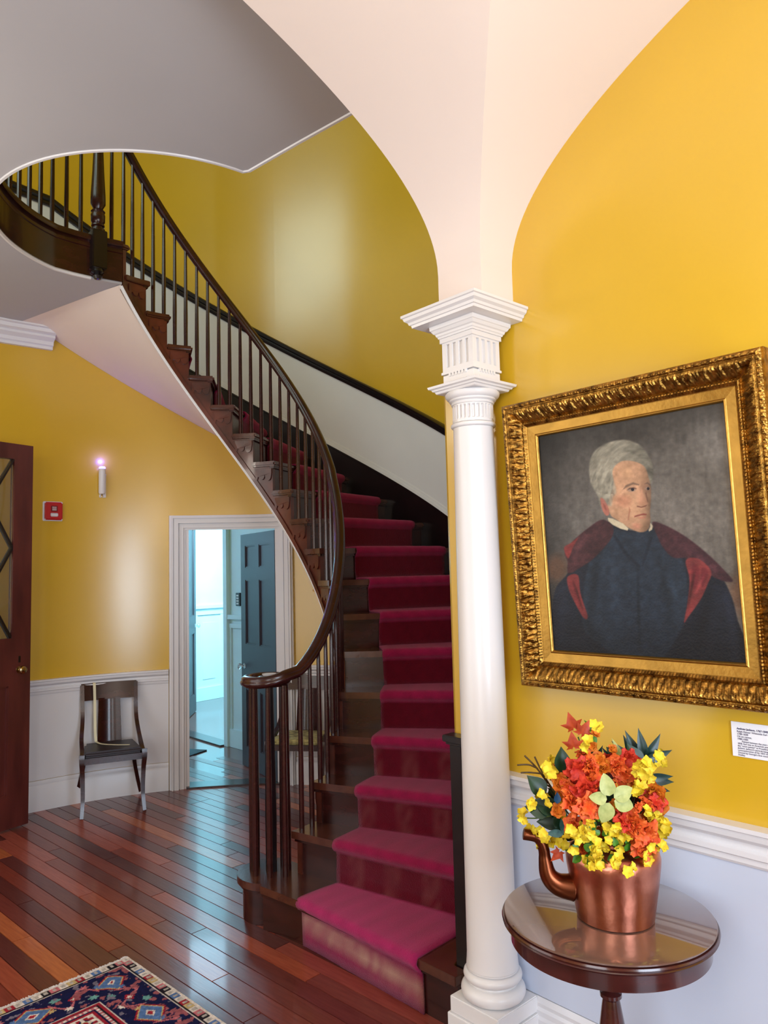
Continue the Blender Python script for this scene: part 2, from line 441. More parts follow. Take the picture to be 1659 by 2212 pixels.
for n in range(1, 20):
    z = n*RIS
    if n == 1:
        def curt(off):
            P = []
            for k in range(0, 19):       # round end, clockwise from right/back to the front
                a = 40+k*10.0; P.append((1.965+(.155-off)*math.cos(R_(a)), 3.01+(.155-off)*math.sin(R_(a))))
            P += [(1.832+off*.6, 2.90), (1.848+off, 2.78), (1.862+off, 2.66), (1.872+off, 2.5), (1.886+off, 1.80)]
            P += [(1.944, 1.80), (1.944, 1.858), (1.99, 1.875)]+[pt(q, 1.712) for q in (-86, -84, -81, -77.5)]
            P += [pt(-79.5, 1.3), pt(-80.5, .95), pt(-80.5, .74), (2.09, 2.93), (2.10, 3.0)]
            return P
        P = curt(0); P2 = curt(OVH); P3 = curt(.012)
    elif n == 19:
        I, O, d, nb = ends(19, 0); 
        P = [tuple(O), tuple(O+nb*.12), tuple(I+nb*.07), tuple(I)]
        P2 = None; P3 = None
    else:
        P = tread_poly(n, 0, n+1, OVH+.004, RIN); P2 = None; P3 = tread_poly(n, .012, n, .04, RIN+.01)
    zt = z if n < 19 else z+.001
    t = sp(G().prism(P, zt-.032, zt), 'tread', TRD); bevel(t, .010, 2); TREADS[n] = t
    if P3: sp(G().prism(P3, z-.046, z-.032), 'cove_moulding', MAH, parent=t)
    # riser
    if n == 1:
        sp(G().prism(P2, 0, z-.032), 'riser', MAH, smooth=True)
    else:
        I, O, d, nb = ends(n, OVH); I = I+d*.02
        sp(G().prism([tuple(I), tuple(O), tuple(O+nb*.018), tuple(I+nb*.018)], z-RIS, z-.032), 'riser', MAH)
# inner string following the steps, with bottom line
gS = G(); V = []; F = []
def stepz(a):
    n = int(math.floor((a-A2-1.9)/STEP))+2
    return max(1, min(19, n))*RIS-.034
aa = []; a = -84
while a < 104.0: aa.append(a); a += 1.0
for n in range(2, 20):
    b = A2+STEP*(n-2)+1.9; aa += [b-.02, b+.02]
aa = sorted(x for x in aa if x >= -84)
for a in aa:
    zt = stepz(a); zb = min(ZC, max(0.0, zn(a)-.34))
    for r in (RST, RST+.028):
        x, y = pt(a, r); V += [(x, y, zb), (x, y, zt)]
for k in range(len(aa)-1):
    b = 4*k; c = 4*(k+1)
    F += [(b, c, c+1, b+1), (b+2, b+3, c+3, c+2), (b+1, c+1, c+3, b+3), (b, b+2, c+2, c)]
F += [(0, 1, 3, 2), (4*(len(aa)-1), 4*(len(aa)-1)+2, 4*(len(aa)-1)+3, 4*(len(aa)-1)+1)]
gS.add(V, F); sp(gS, 'inner_string', STR, True)
# moulded lower edge of the string
def arcpath(a0, a1, r, zf, st=2.0):
    P = []; a = a0
    while a < a1: P.append((*pt(a, r), zf(a))); a += st
    P.append((*pt(a1, r), zf(a1))); return P
sp(G().sweep(arcpath(-70, 103, RST-.004, lambda a: zn(a)-.318 if a < 96 else min(zn(a)-.318, 3.33)), [(-.006, -.02), (.006, -.02), (.006, .012), (-.006, .006)]), 'string_moulding', STR, True)
sp(G().tube(arcpath(-76, 104, RST, lambda a: min(zn(a)-.345, ZC+.002)), .012, 6), 'soffit_bead', WHT, True, label='cream bead along the bottom of the string')
# scroll bracket under each tread return
def scroll():
    P = [(0, 0), (.112, 0), (.112, -.02)]
    for k in range(9):  a = R_(0-k*22.5); P.append((.088+.022*math.cos(a), -.03+.026*math.sin(a)))
    for k in range(7):  a = R_(0-k*26); P.append((.045+.018*math.cos(a), -.030+.020*math.sin(a)))
    P += [(.018, -.036), (.008, -.06), (0, -.055)]
    return P
for n in range(3, 19):
    a0 = A2+STEP*(n-2)+3.0; z = n*RIS-.047; Q = scroll(); V = []; m_ = len(Q)
    for r in (RST-.009, RST-.001):
        for (s_, h) in Q:
            x, y = pt(a0+math.degrees((.118-s_)/RST)-1.2, r); V.append((x, y, z+h*1.35))
    tr = tessellate_polygon([[Vector((q[0], q[1], 0)) for q in Q]])
    F = [tuple(t) for t in tr]+[tuple(i+m_ for i in reversed(t)) for t in tr]+[(i, (i+1) % m_, m_+(i+1) % m_, m_+i) for i in range(m_)]
    sp(G().add(V, F), 'scroll_bracket', STR, parent=TREADS[n])
# soffit
V = []; F = []; aa = list(range(-84, 105, 2))
K = 8
for a in aa:
    for k in range(K+1):
        t = k/K; r = RST+.003+(rw(a)-RST-.006)*t; x, y = pt(a, r)
        V.append((x, y, max(.002, min(ZC-.0005, zn(a)-.338+(.338-.235)*t-.11*t*sm((-50-a)/22)))))
for i in range(len(aa)-1):
    for k in range(K): F.append((i*(K+1)+k, (i+1)*(K+1)+k, (i+1)*(K+1)+k+1, i*(K+1)+k+1))
sp(G().add(V, F), 'soffit', PLAS, 'full', label='plain plaster underside of the stairs')
# wall skirting, panelling, dark rail
def zsl(a): return min(zn(a), ZL+.02) if a > 96 else zn(a)
def zn2(a): return min(zn(a), ZL)
i, j = seg(-86, 101); P, N, A = WP[i:j], WN[i:j], WA[i:j]
def zz(a): return min(zn(a), ZL)
sp(G().plansweep(P, N, lambda k: [(0.001, max(0, zz(A[k])-.22)), (.02, max(0, zz(A[k])-.22)), (.02, zz(A[k])+.15), (.026, zz(A[k])+.152), (.026, zz(A[k])+.166), (0.001, zz(A[k])+.166)]), 'wall_skirting', BLK, True)
sp(G().plansweep(P, N, lambda k: [(0.001, zz(A[k])+.166), (.024, zz(A[k])+.166), (.022, zz(A[k])+.185), (.014, zz(A[k])+.19), (.014, zz(A[k])+.205), (.008, zz(A[k])+.212), (.008, zz(A[k])+.715), (0.001, zz(A[k])+.715)]), 'wall_panelling', WHT, True, label='white boarded dado rising beside the stairs')
sp(G().plansweep(P, N, lambda k: [(0.001, zz(A[k])+.705), (.02, zz(A[k])+.705), (.026, zz(A[k])+.72), (.026, zz(A[k])+.735), (.05, zz(A[k])+.745), (.052, zz(A[k])+.765), (.04, zz(A[k])+.775), (0.001, zz(A[k])+.775)]), 'wall_rail', BLK, True, label='near-black rail along the curved wall')
# balusters
RB = .72
RZ = [(-95, 1.074), (-88, 1.084), (-82, 1.115), (-74, 1.19), (-64, 1.32), (-55, 1.465), (-45, 1.64), (-35, 1.825), (-20, 2.115)]
def railz(a):
    if a >= -20: return zn(a)+.634
    for k in range(len(RZ)-1):
        if a <= RZ[k+1][0]:
            f = max(0, (a-RZ[k][0])/(RZ[k+1][0]-RZ[k][0])); return RZ[k][1]+(RZ[k+1][1]-RZ[k][1])*f
    return RZ[-1][1]
def baluster(x, y, z0, z1, parent=ST, off=(CX, CY), r=.0105, m=MAH):
    H_ = z1-z0
    g = G().lathe([(r*1.15, 0), (r*1.15, .08*H_), (r*1.2, .3*H_), (r*1.05, .6*H_), (r*.85, H_)], 0, 0, 8, PI/8)
    o = mesh('baluster', g.V, g.F, m, parent, True); o.location = (x-off[0], y-off[1], z0); return o
for n in range(2, 19):
    for k in (0, 1):
        a = A2+STEP*(n-2)+3.2+k*5.4; x, y = pt(a, RB)
        if a > 100: continue
        baluster(x, y, n*RIS, railz(a)-.035)
for a, rr in ((102.3, .715), (107.6, .738)):
    x, y = pt(a, rr); baluster(x, y, ZL+.001, railz(a)-.05)
VX, VY, VZ = 1.963, 3.006, 1.048
for x, y in [(1.905, 3.075), (1.882, 3.010), (1.915, 2.945), (1.972, 2.905), (2.036, 3.02), (2.005, 3.075), (1.95, 3.105), (2.022, 2.955)]:
    baluster(x, y, RIS, VZ-.02, r=.0115)
o = baluster(VX, VY, RIS, VZ-.02, r=.022, m=BLK); o.name = 'newel_post'
# handrail with volute
HPROF = [(-.012, -.026), (.012, -.026), (.016, -.020), (.026, -.016), (.029, -.006), (.026, .002), (.022, .005), (.024, .011), (.019, .019), (.010, .024), (0, .026),
         (-.010, .024), (-.019, .019), (-.024, .011), (-.022, .005), (-.026, .002), (-.029, -.006), (-.026, -.016), (-.016, -.020)]
path = []
for k in range(0, 36):    # volute, from the inside outwards
    t = k/35; a = 200+ (1-t)*(-470); r = .045+.082*t
    a = -90-(1-t)*450; path.append((VX+r*math.cos(R_(a)), VY+r*math.sin(R_(a)), VZ-.004*(1-t)))
P0 = path[-1]
a = -83.0; first = True
while a <= 108:
    x, y = pt(a, RB+.05*sm((a-98)/10)); z = railz(a)-.026
    path.append((x, y, z)); a += 2
# smooth z near the volute
zs = [p[2] for p in path]
for _ in range(14):
    zs = [zs[0]]+[(zs[i-1]+2*zs[i]+zs[i+1])/4 if i > 20 and i < 60 else zs[i] for i in range(1, len(zs)-1)]+[zs[-1]]
path = [(p[0], p[1], z) for p, z in zip(path, zs)]
NWX, NWY = 1.640, 4.285
path.append((NWX+.06, NWY-.005, railz(111)-.02)); path.append((NWX, NWY, railz(114)-.03))
sp(G().sweep(path, [(-l, v) for l, v in HPROF]), 'handrail', MAH, 'full')
sp(G().lathe([(.001, VZ+.012), (.03, VZ+.018), (.034, VZ+.026), (.001, VZ+.028)], VX, VY, 20), 'volute_button', WHT, True, label='pale button set in the volute')
sp(G().lathe([(.001, VZ-.012), (.05, VZ-.012), (.05, VZ+.008), (.001, VZ+.012)], VX, VY, 20), 'volute_cap', MAH, True)
# dark end post of the wall dado beside the first steps
o = G().box(1.948, W-.001, 1.795, 1.852, 0, .925).box(1.938, W-.001, 1.775, 1.862, .925, .935).box(1.928, W-.001, 1.765, 1.868, .935, .958).build('dado_end_post', BLK)
bevel(o, .003); o['label'] = 'near-black wooden post at the foot of the stairs behind the white column'; o['category'] = 'post'

# ------------------------------------------------------------------ landing balustrade
LB = thing('landing_balustrade', 'dark landing balustrade with turned newel around the stairwell opening overhead', 'balustrade', (NWX, NWY, ZL))
def lp(g, name, m, smooth=False, **kw):
    g.V = [(v[0]-NWX, v[1]-NWY, v[2]-ZL) for v in g.V]
    return g.build(name, m, LB, smooth, **kw)
hp = hole
FPROF = [(0.002, ZC+.012), (.010, ZC+.012), (.010, ZL-.07), (.016, ZL-.066), (.016, ZL-.05), (.008, ZL-.046), (.008, ZL-.03), (.03, ZL-.03), (.034, ZL-.015), (.03, ZL+.003), (.002, ZL+.003)]
nmx = normals(hp)
lp(G().plansweep(hp, nmx, FPROF), 'fascia', MAH, True)
# newel: square block with pendant, rings and long turned shaft
g = G().box(NWX-.042, NWX+.042, NWY-.042, NWY+.042, ZL-.20, ZL+.03)
g = g.build('newel_block', BLK); g.parent = LB; g.data.transform(Matrix.Translation((-NWX, -NWY, -ZL))); bevel(g, .004)
z = ZL
lp(G().lathe([(.001, z+.03), (.040, z+.03), (.040, z+.044), (.030, z+.049), (.030, z+.056), (.038, z+.062), (.038, z+.071), (.030, z+.077), (.040, z+.09), (.041, z+.13), (.036, z+.145), (.041, z+.152), (.036, z+.160), (.025, z+.166), (.043, z+.20), (.042, z+.26), (.034, z+.40), (.026, z+.6), (.021, z+.74), (.03, z+.76), (.03, z+.80), (.001, z+.83)], NWX, NWY, 24), 'newel_shaft', MAH, True)
lp(G().lathe([(.001, z-.262), (.018, z-.258), (.028, z-.242), (.020, z-.226), (.036, z-.218), (.036, z-.2005), (.001, z-.2004)], NWX, NWY, 20), 'newel_pendant', BLK, True)
# balusters following the edge
cum = [0]
for k in range(1, len(hole)): cum.append(cum[-1]+(Vector(hole[k])-Vector(hole[k-1])).length)
def along(s_):
    for k in range(1, len(hole)):
        if cum[k] >= s_:
            f = (s_-cum[k-1])/(cum[k]-cum[k-1]); p = Vector(hole[k-1]).lerp(Vector(hole[k]), f); c = Vector((HX, HY))
            d = (p-c).normalized(); return p+d*.03
s0 = next(cum[k] for k in range(len(hole)) if hole[k][0] < NWX)
s_ = s0+.045; rp = []
while s_ < cum[-1]-.05:
    p = along(s_); o = baluster(p.x, p.y, ZL, ZL+.74, LB, (NWX, NWY)); o.location.z = .001; s_ += .080
for k in range(60):
    p = along(s0+(cum[-1]-.03-s0)*k/59); rp.append((p.x, p.y, ZL+.765))
lp(G().sweep(rp, HPROF), 'handrail', MAH, 'full')

# ------------------------------------------------------------------ carpet runner
def carpet():
    V = []; F = []; Cc = []; NR = 26; rows_ = []
    r0, r1 = .935, 1.60
    th = .013
    def linept(n, r, off):
        I, O, d, nb = ends(n, off)
        # point on the line at distance r from the centre
        f = I-Vector((CX, CY)); b_ = f.dot(d); c_ = f.dot(f)-r*r
        t = -b_+math.sqrt(max(0, b_*b_-c_)); return I+d*t, nb
    for n in range(1, 20):
        z = n*RIS
        prof_ = []   # (kind, off, z)
        zb = (n-1)*RIS+(.002 if n == 1 else th)
        for zz_ in ([zb, zb+.04, zb+.08, zb+.115, z-.055] if n < 19 else [zb, z-.06]): prof_.append(('f', OVH-th, zz_))
        prof_ += [('f', OVH-th-.004, z-.044), ('f', -.004, z-.036), ('f', -th+.001, z-.026), ('f', -th-.003, z-.012), ('f', -th+.002, z+.001), ('f', -.004, z+th-.003), ('f', .012, z+th)]
        if n < 19:
            prof_ += [('t', .3, z+th), ('t', .62, z+th), ('t', .92, z+th-.001)]
        else: prof_ += [('f', .10, z+th)]
        for kd, o_, z_ in prof_: rows_.append((n, kd, o_, z_))
    for (n, kd, o_, z_) in rows_:
        for j in range(NR+1):
            t = j/NR
            wob = .004*math.sin(n*2.1+z_*9)
            ra = r0+((r1+.03 if n < 3 else r1)-r0)*t+wob
            if kd == 'f': p, nb = linept(n, ra, o_)
            else:
                p1, _ = linept(n, ra, .012); p2, _ = linept(n+1, ra, OVH-th); p = p1.lerp(p2, o_)
            zed = z_
            if j == 0 or j == NR: zed -= .004
            V.append((p.x, p.y, zed+random.uniform(-.0006, .0006)))
            # pile colour, riser shade and brighter first step painted in; first riser worn pale
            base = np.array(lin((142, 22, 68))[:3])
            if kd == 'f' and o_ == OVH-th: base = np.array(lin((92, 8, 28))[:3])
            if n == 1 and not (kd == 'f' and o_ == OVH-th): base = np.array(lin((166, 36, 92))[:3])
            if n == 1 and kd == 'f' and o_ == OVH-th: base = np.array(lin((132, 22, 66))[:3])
            base = base*(1+.16*math.sin(j*1.7+n*3+z_*40)*random.random())
            if n == 1 and kd == 'f' and o_ == OVH-th:
                w_ = max(0, 1-abs(z_-(.105-.03*t))/.05)*(.45+.55*random.random())
                base = base*(1-w_)+np.array(lin((186, 150, 128))[:3])*w_
            elif kd == 'f' and o_ == OVH-th and n < 5:
                w_ = .25*random.random()*(math.sin(j*.9+n*2) > .2); base = base*(1-w_)+np.array(lin((150, 96, 92))[:3])*w_
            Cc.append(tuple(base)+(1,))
    m_ = NR+1
    for i in range(len(rows_)-1):
        for j in range(NR): F.append((i*m_+j, i*m_+j+1, (i+1)*m_+j+1, (i+1)*m_+j))
    me = bpy.data.meshes.new('stair_runner'); me.from_pydata(V, [], F)
    bm = bmesh.new(); bm.from_mesh(me); bmesh.ops.recalc_face_normals(bm, faces=bm.faces); bm.to_mesh(me); bm.free()
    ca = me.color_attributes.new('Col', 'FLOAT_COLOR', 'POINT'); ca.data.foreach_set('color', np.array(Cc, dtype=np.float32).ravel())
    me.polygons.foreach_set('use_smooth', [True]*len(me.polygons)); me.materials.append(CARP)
    o = bpy.data.objects.new('stair_runner', me); COL.objects.link(o)
    so = o.modifiers.new('thick', 'SOLIDIFY'); so.thickness = .010; so.offset = -1
    o['label'] = 'crimson carpet runner laid down the middle of the curving stairs'; o['category'] = 'carpet runner'
carpet()

# ------------------------------------------------------------------ column
CO = thing('column', 'white round column with fluted square capital carrying the vault corner', 'column', (1.88, 1.63, 0))
def sq(prof_, name, m=COLW, hw=None):
    g = G(); n = 4; V = []
    for h_, z_ in prof_:
        for sx, sy in ((-1, -1), (1, -1), (1, 1), (-1, 1)): V.append((min(h_*sx, W-.0015-1.88), min(h_*sy, 9), z_))
    F = []
    for j in range(len(prof_)-1):
        for k in range(4): F.append((j*4+k, j*4+(k+1) % 4, (j+1)*4+(k+1) % 4, (j+1)*4+k))
    F += [(3, 2, 1, 0), tuple(range((len(prof_)-1)*4, len(prof_)*4))]
    return G().add(V, F).build(name, m, CO)
bevel(sq([(.104, 0), (.104, .150)], 'lower_plinth'), .003)
bevel(sq([(.097, .1505), (.097, .199)], 'plinth'), .003)
def torus(rc, z0, z1, bulge, n=9):
    zc_, h_ = (z0+z1)/2, (z1-z0)/2
    return [(rc+bulge*math.cos(R_(-90+180*k/(n-1))), zc_+h_*math.sin(R_(-90+180*k/(n-1)))) for k in range(n)]
G().lathe([(.001, .1995)]+torus(.078, .1995, .246, .023)+[(.079, .248), (.077, .252)]+torus(.070, .252, .286, .022)+[(.082, .288), (.082, .293), (.001, .293)], 0, 0, 56).build('base', COLW, CO, True)
shp = [(.001, .2935), (.082, .2935), (.0805, .31), (.079, .33)]
for k in range(1, 13): t = k/12; shp.append((.0785-.0115*t**1.35, .33+1.667*t))
shp += [(.001, 1.997)]
G().lathe(shp, 0, 0, 56).build('shaft', COLW, CO, True)
G().lathe([(.001, 1.9975)]+torus(.067, 1.9975, 2.013, .008)+[(.001, 2.0135)], 0, 0, 56).build('astragal', COLW, CO, True)
# fluted necking
V = []; nf = 28
for z_, q in ((2.014, 0), (2.023, 0), (2.028, 1), (2.066, 1), (2.070, 0), (2.074, 0)):
    for k in range(nf*6):
        ph = k % 6; r = .0680-(.009 if (q and ph in (1, 2, 3)) else 0); a = 2*PI*k/(nf*6); V.append((r*math.cos(a), r*math.sin(a), z_))
m_ = nf*6
F = [(j*m_+k, j*m_+(k+1) % m_, (j+1)*m_+(k+1) % m_, (j+1)*m_+k) for j in range(5) for k in range(m_)]+[tuple(reversed(range(m_))), tuple(range(5*m_, 6*m_))]
G().add(V, F).build('fluted_neck', COLW, CO)
G().lathe([(.001, 2.0745), (.070, 2.0745), (.072, 2.079), (.070, 2.083), (.074, 2.084), (.078, 2.088), (.077, 2.093), (.083, 2.095), (.089, 2.102), (.091, 2.110), (.088, 2.116), (.001, 2.1165)], 0, 0, 56).build('echinus', COLW, CO, True)
sq([(.084, 2.117), (.086, 2.119), (.088, 2.124), (.094, 2.126), (.096, 2.131), (.104, 2.134), (.106, 2.1415), (.066, 2.142)], 'lower_abacus')
g = G().box(-.0575, .0575, -.0575, .0575, 2.1425, 2.306)
g.box(-.0665, .0665, -.0665, .0665, 2.1428, 2.178)
g.box(-.071, .071, -.071, .071, 2.182, 2.190)
g.box(-.0675, .0675, -.0675, .0675, 2.190, 2.204)
g.box(-.0675, .0675, -.0675, .0675, 2.283, 2.290)
g.box(-.073, .073, -.073, .073, 2.290, 2.3055)
for sgn in (-1, 1):
    for k in range(1, 4):
        c_ = -.058+k*.029; w_ = .0058
        g.box(c_-w_, c_+w_, sgn*.0675-.010*(sgn > 0), sgn*.0675+.010*(sgn < 0), 2.204, 2.283)
        g.box(sgn*.0675-.010*(sgn > 0), sgn*.0675+.010*(sgn < 0), c_-w_, c_+w_, 2.204, 2.283)
    for k in range(6):   # small guttae
        c_ = -.035+k*.014
        g.box(c_-.004, c_+.004, sgn*.0665-.004, sgn*.0665+.004, 2.172, 2.182); g.box(sgn*.0665-.004, sgn*.0665+.004, c_-.004, c_+.004, 2.172, 2.182)
    g.box(-.042, .042, sgn*.0665-.003, sgn*.0665+.003, 2.155, 2.160); g.box(sgn*.0665-.003, sgn*.0665+.003, -.042, .042, 2.155, 2.160)
for sx in (-1, 1):
    for sy in (-1, 1): g.box(min(sx*.0675, sx*.0485), max(sx*.0675, sx*.0485), min(sy*.0675, sy*.0485), max(sy*.0675, sy*.0485), 2.2038, 2.2832)
g.build('fluted_block', COLW, CO)
sq([(.076, 2.306), (.078, 2.312), (.081, 2.314), (.083, 2.321), (.088, 2.324), (.093, 2.333), (.096, 2.335), (.097, 2.3475), (.10, 2.348)], 'bed_moulding')
sq([(.097, 2.3485), (.138, 2.3485), (.140, 2.357), (.145, 2.358), (.148, 2.366), (.157, 2.372), (.160, 2.381), (.165, 2.383), (.165, 2.3915), (.10, 2.3918)], 'abacus')

# ------------------------------------------------------------------ portrait
PX = Vector((0, -1, 0)); PY = Vector((-.046, 0, .885)).normalized(); PZ = PX.cross(PY)
PO = Vector((1.914, 1.506, 1.160)) - PZ*.045
PM = Matrix((PX, PY, PZ)).transposed().to_4x4(); PM.translation = PO
PT = empty('framed_portrait', label='large oil portrait of a white-haired gentleman in ornate gold frame beside the column', category='painting')
PT.matrix_world = PM
PW, PH, FWD = .805, .89, .115
def hprof(w_):
    pts = [(0, .030), (.002, .038), (.008, .044), (.014, .045), (.018, .040), (.022, .043), (.030, .040), (.045, .028), (.058, .020), (.064, .018), (.066, .024), (.070, .026), (.074, .022), (.077, .019), (.080, .017), (.106, .014), (.108, .017), (.112, .017), (.115, .010)]
    for k in range(len(pts)-1):
        if w_ <= pts[k+1][0]:
            f = (w_-pts[k][0])/(pts[k+1][0]-pts[k][0]); return pts[k][1]+(pts[k+1][1]-pts[k][1])*f
    return pts[-1][1]
def relief(s_, w_):
    h = 0
    if .022 < w_ < .064:
        q = (w_-.022)/.042; P = .040
        for sh, flip in ((0, 0), (.5, 1)):
            u = ((s_/P+sh) % 1-.5)*P; v = (q if not flip else q)*.042
            a = math.atan2(u, v+.012); r = math.hypot(u, v+.012)
            env = math.sin(PI*min(1, q*1.02))**.7*math.exp(-(a/.62)**2)
            h = max(h, (.0062+.0036*math.cos(13*a)*1.0)*env*(1 if not flip else .75))
        h += .0012*math.sin(s_*2*PI/.0085+w_*260)*math.sin(PI*q)
    elif .003 < w_ < .017: h += .0022*math.cos(2*PI*s_/.020)*math.cos((w_-.010)*2*PI/.020)+.001*math.sin(2*PI*s_/.007)
    elif .064 < w_ < .078: h += .0011*math.sin(2*PI*s_/.009)
    return h
def frame_side(L_, T, w0, w1, name, m):
    ws = [w0+(w1-w0)*k/max(1, int((w1-w0)/.0019)) for k in range(max(1, int((w1-w0)/.0019))+1)]
    NL = int(L_/.0024) if w0 < .07 else 40
    V = []
    for w_ in ws:
        for k in range(NL+1):
            s_ = w_+(L_-2*w_)*k/NL
            d = min(s_-w_, L_-w_-s_); ed = min(1, d/.012)
            V.append(T @ Vector((s_, w_, hprof(w_)+relief(s_-L_/2, w_)*ed)))
    F = [(j*(NL+1)+k, j*(NL+1)+k+1, (j+1)*(NL+1)+k+1, (j+1)*(NL+1)+k) for j in range(len(ws)-1) for k in range(NL)]
    if w0 == 0:   # outer side wall
        n0 = len(V)
        for k in (0, NL): V.append(T @ Vector((0 if k == 0 else L_, 0, 0)))
        for q in range(4):
            zq = .030*(3-q)/4
            pass
        F.append((0,)+tuple(range(1, NL+1))+(n0+1, n0))
    return mesh(name, V, F, m, PT, True)
sides = [(PW, Matrix.Identity(4)), (PH, Matrix.Translation((PW, 0, 0)) @ Matrix.Rotation(PI/2, 4, 'Z')),
         (PW, Matrix.Translation((PW, PH, 0)) @ Matrix.Rotation(PI, 4, 'Z')), (PH, Matrix.Translation((0, PH, 0)) @ Matrix.Rotation(-PI/2, 4, 'Z'))]
for L_, T in sides: frame_side(L_, T, 0, .078, 'frame_rail', GOLD)
for L_, T in sides: frame_side(L_, T, .078, .115, 'liner', GOLD2)

def homog(src, dst):
    A = []
    for (x, y), (u, v) in zip(src, dst):
        A.append([x, y, 1, 0, 0, 0, -u*x, -u*y, -u]); A.append([0, 0, 0, x, y, 1, -v*x, -v*y, -v])
    return np.linalg.svd(np.array(A))[2][-1].reshape(3, 3)
def poly_mask(X, Y, P, soft=0):
    """signed-distance based soft mask of polygon P"""
    P = np.array(P, float); ins = np.zeros(X.shape, bool); D = np.full(X.shape, 1e9)
    for k in range(len(P)):
        x0, y0 = P[k]; x1, y1 = P[(k+1) % len(P)]
        if y0 != y1:
            c = ((y0 > Y) != (y1 > Y)) & (X < (x1-x0)*(Y-y0)/(y1-y0)+x0); ins ^= c
        dx, dy = x1-x0, y1-y0; L2 = dx*dx+dy*dy+1e-9
        t = np.clip(((X-x0)*dx+(Y-y0)*dy)/L2, 0, 1); D = np.minimum(D, np.hypot(X-x0-t*dx, Y-y0-t*dy))
    sd = np.where(ins, D, -D)
    return np.clip(sd/max(soft, 1e-3)+.5, 0, 1)
def fbm(X, Y, sc, oct=4, seed=0):
    r = np.random.default_rng(seed); out = np.zeros(X.shape)
    for o_ in range(oct):
        N_ = 64; gq = r.random((N_, N_)); f = (2**o_)/sc
        x = X*f; y = Y*f; xi = np.floor(x).astype(int); yi = np.floor(y).astype(int); fx = x-xi; fy = y-yi
        fx = fx*fx*(3-2*fx); fy = fy*fy*(3-2*fy)
        g_ = lambda a_, b_: gq[a_ % N_, b_ % N_]
        out += (g_(xi, yi)*(1-fx)*(1-fy)+g_(xi+1, yi)*fx*(1-fy)+g_(xi, yi+1)*(1-fx)*fy+g_(xi+1, yi+1)*fx*fy)/2**o_
    return out/(2-2**(1-oct))
def spline(P, n=8):
    P = [np.array(p, float) for p in P]; out = []; N_ = len(P)
    for i in range(N_):
        p0, p1, p2, p3 = P[(i-1) % N_], P[i], P[(i+1) % N_], P[(i+2) % N_]
        for k in range(n):
            t = k/n; out.append(.5*((2*p1)+(-p0+p2)*t+(2*p0-5*p1+4*p2-p3)*t*t+(-p0+3*p1-3*p2+p3)*t**3))
    return out
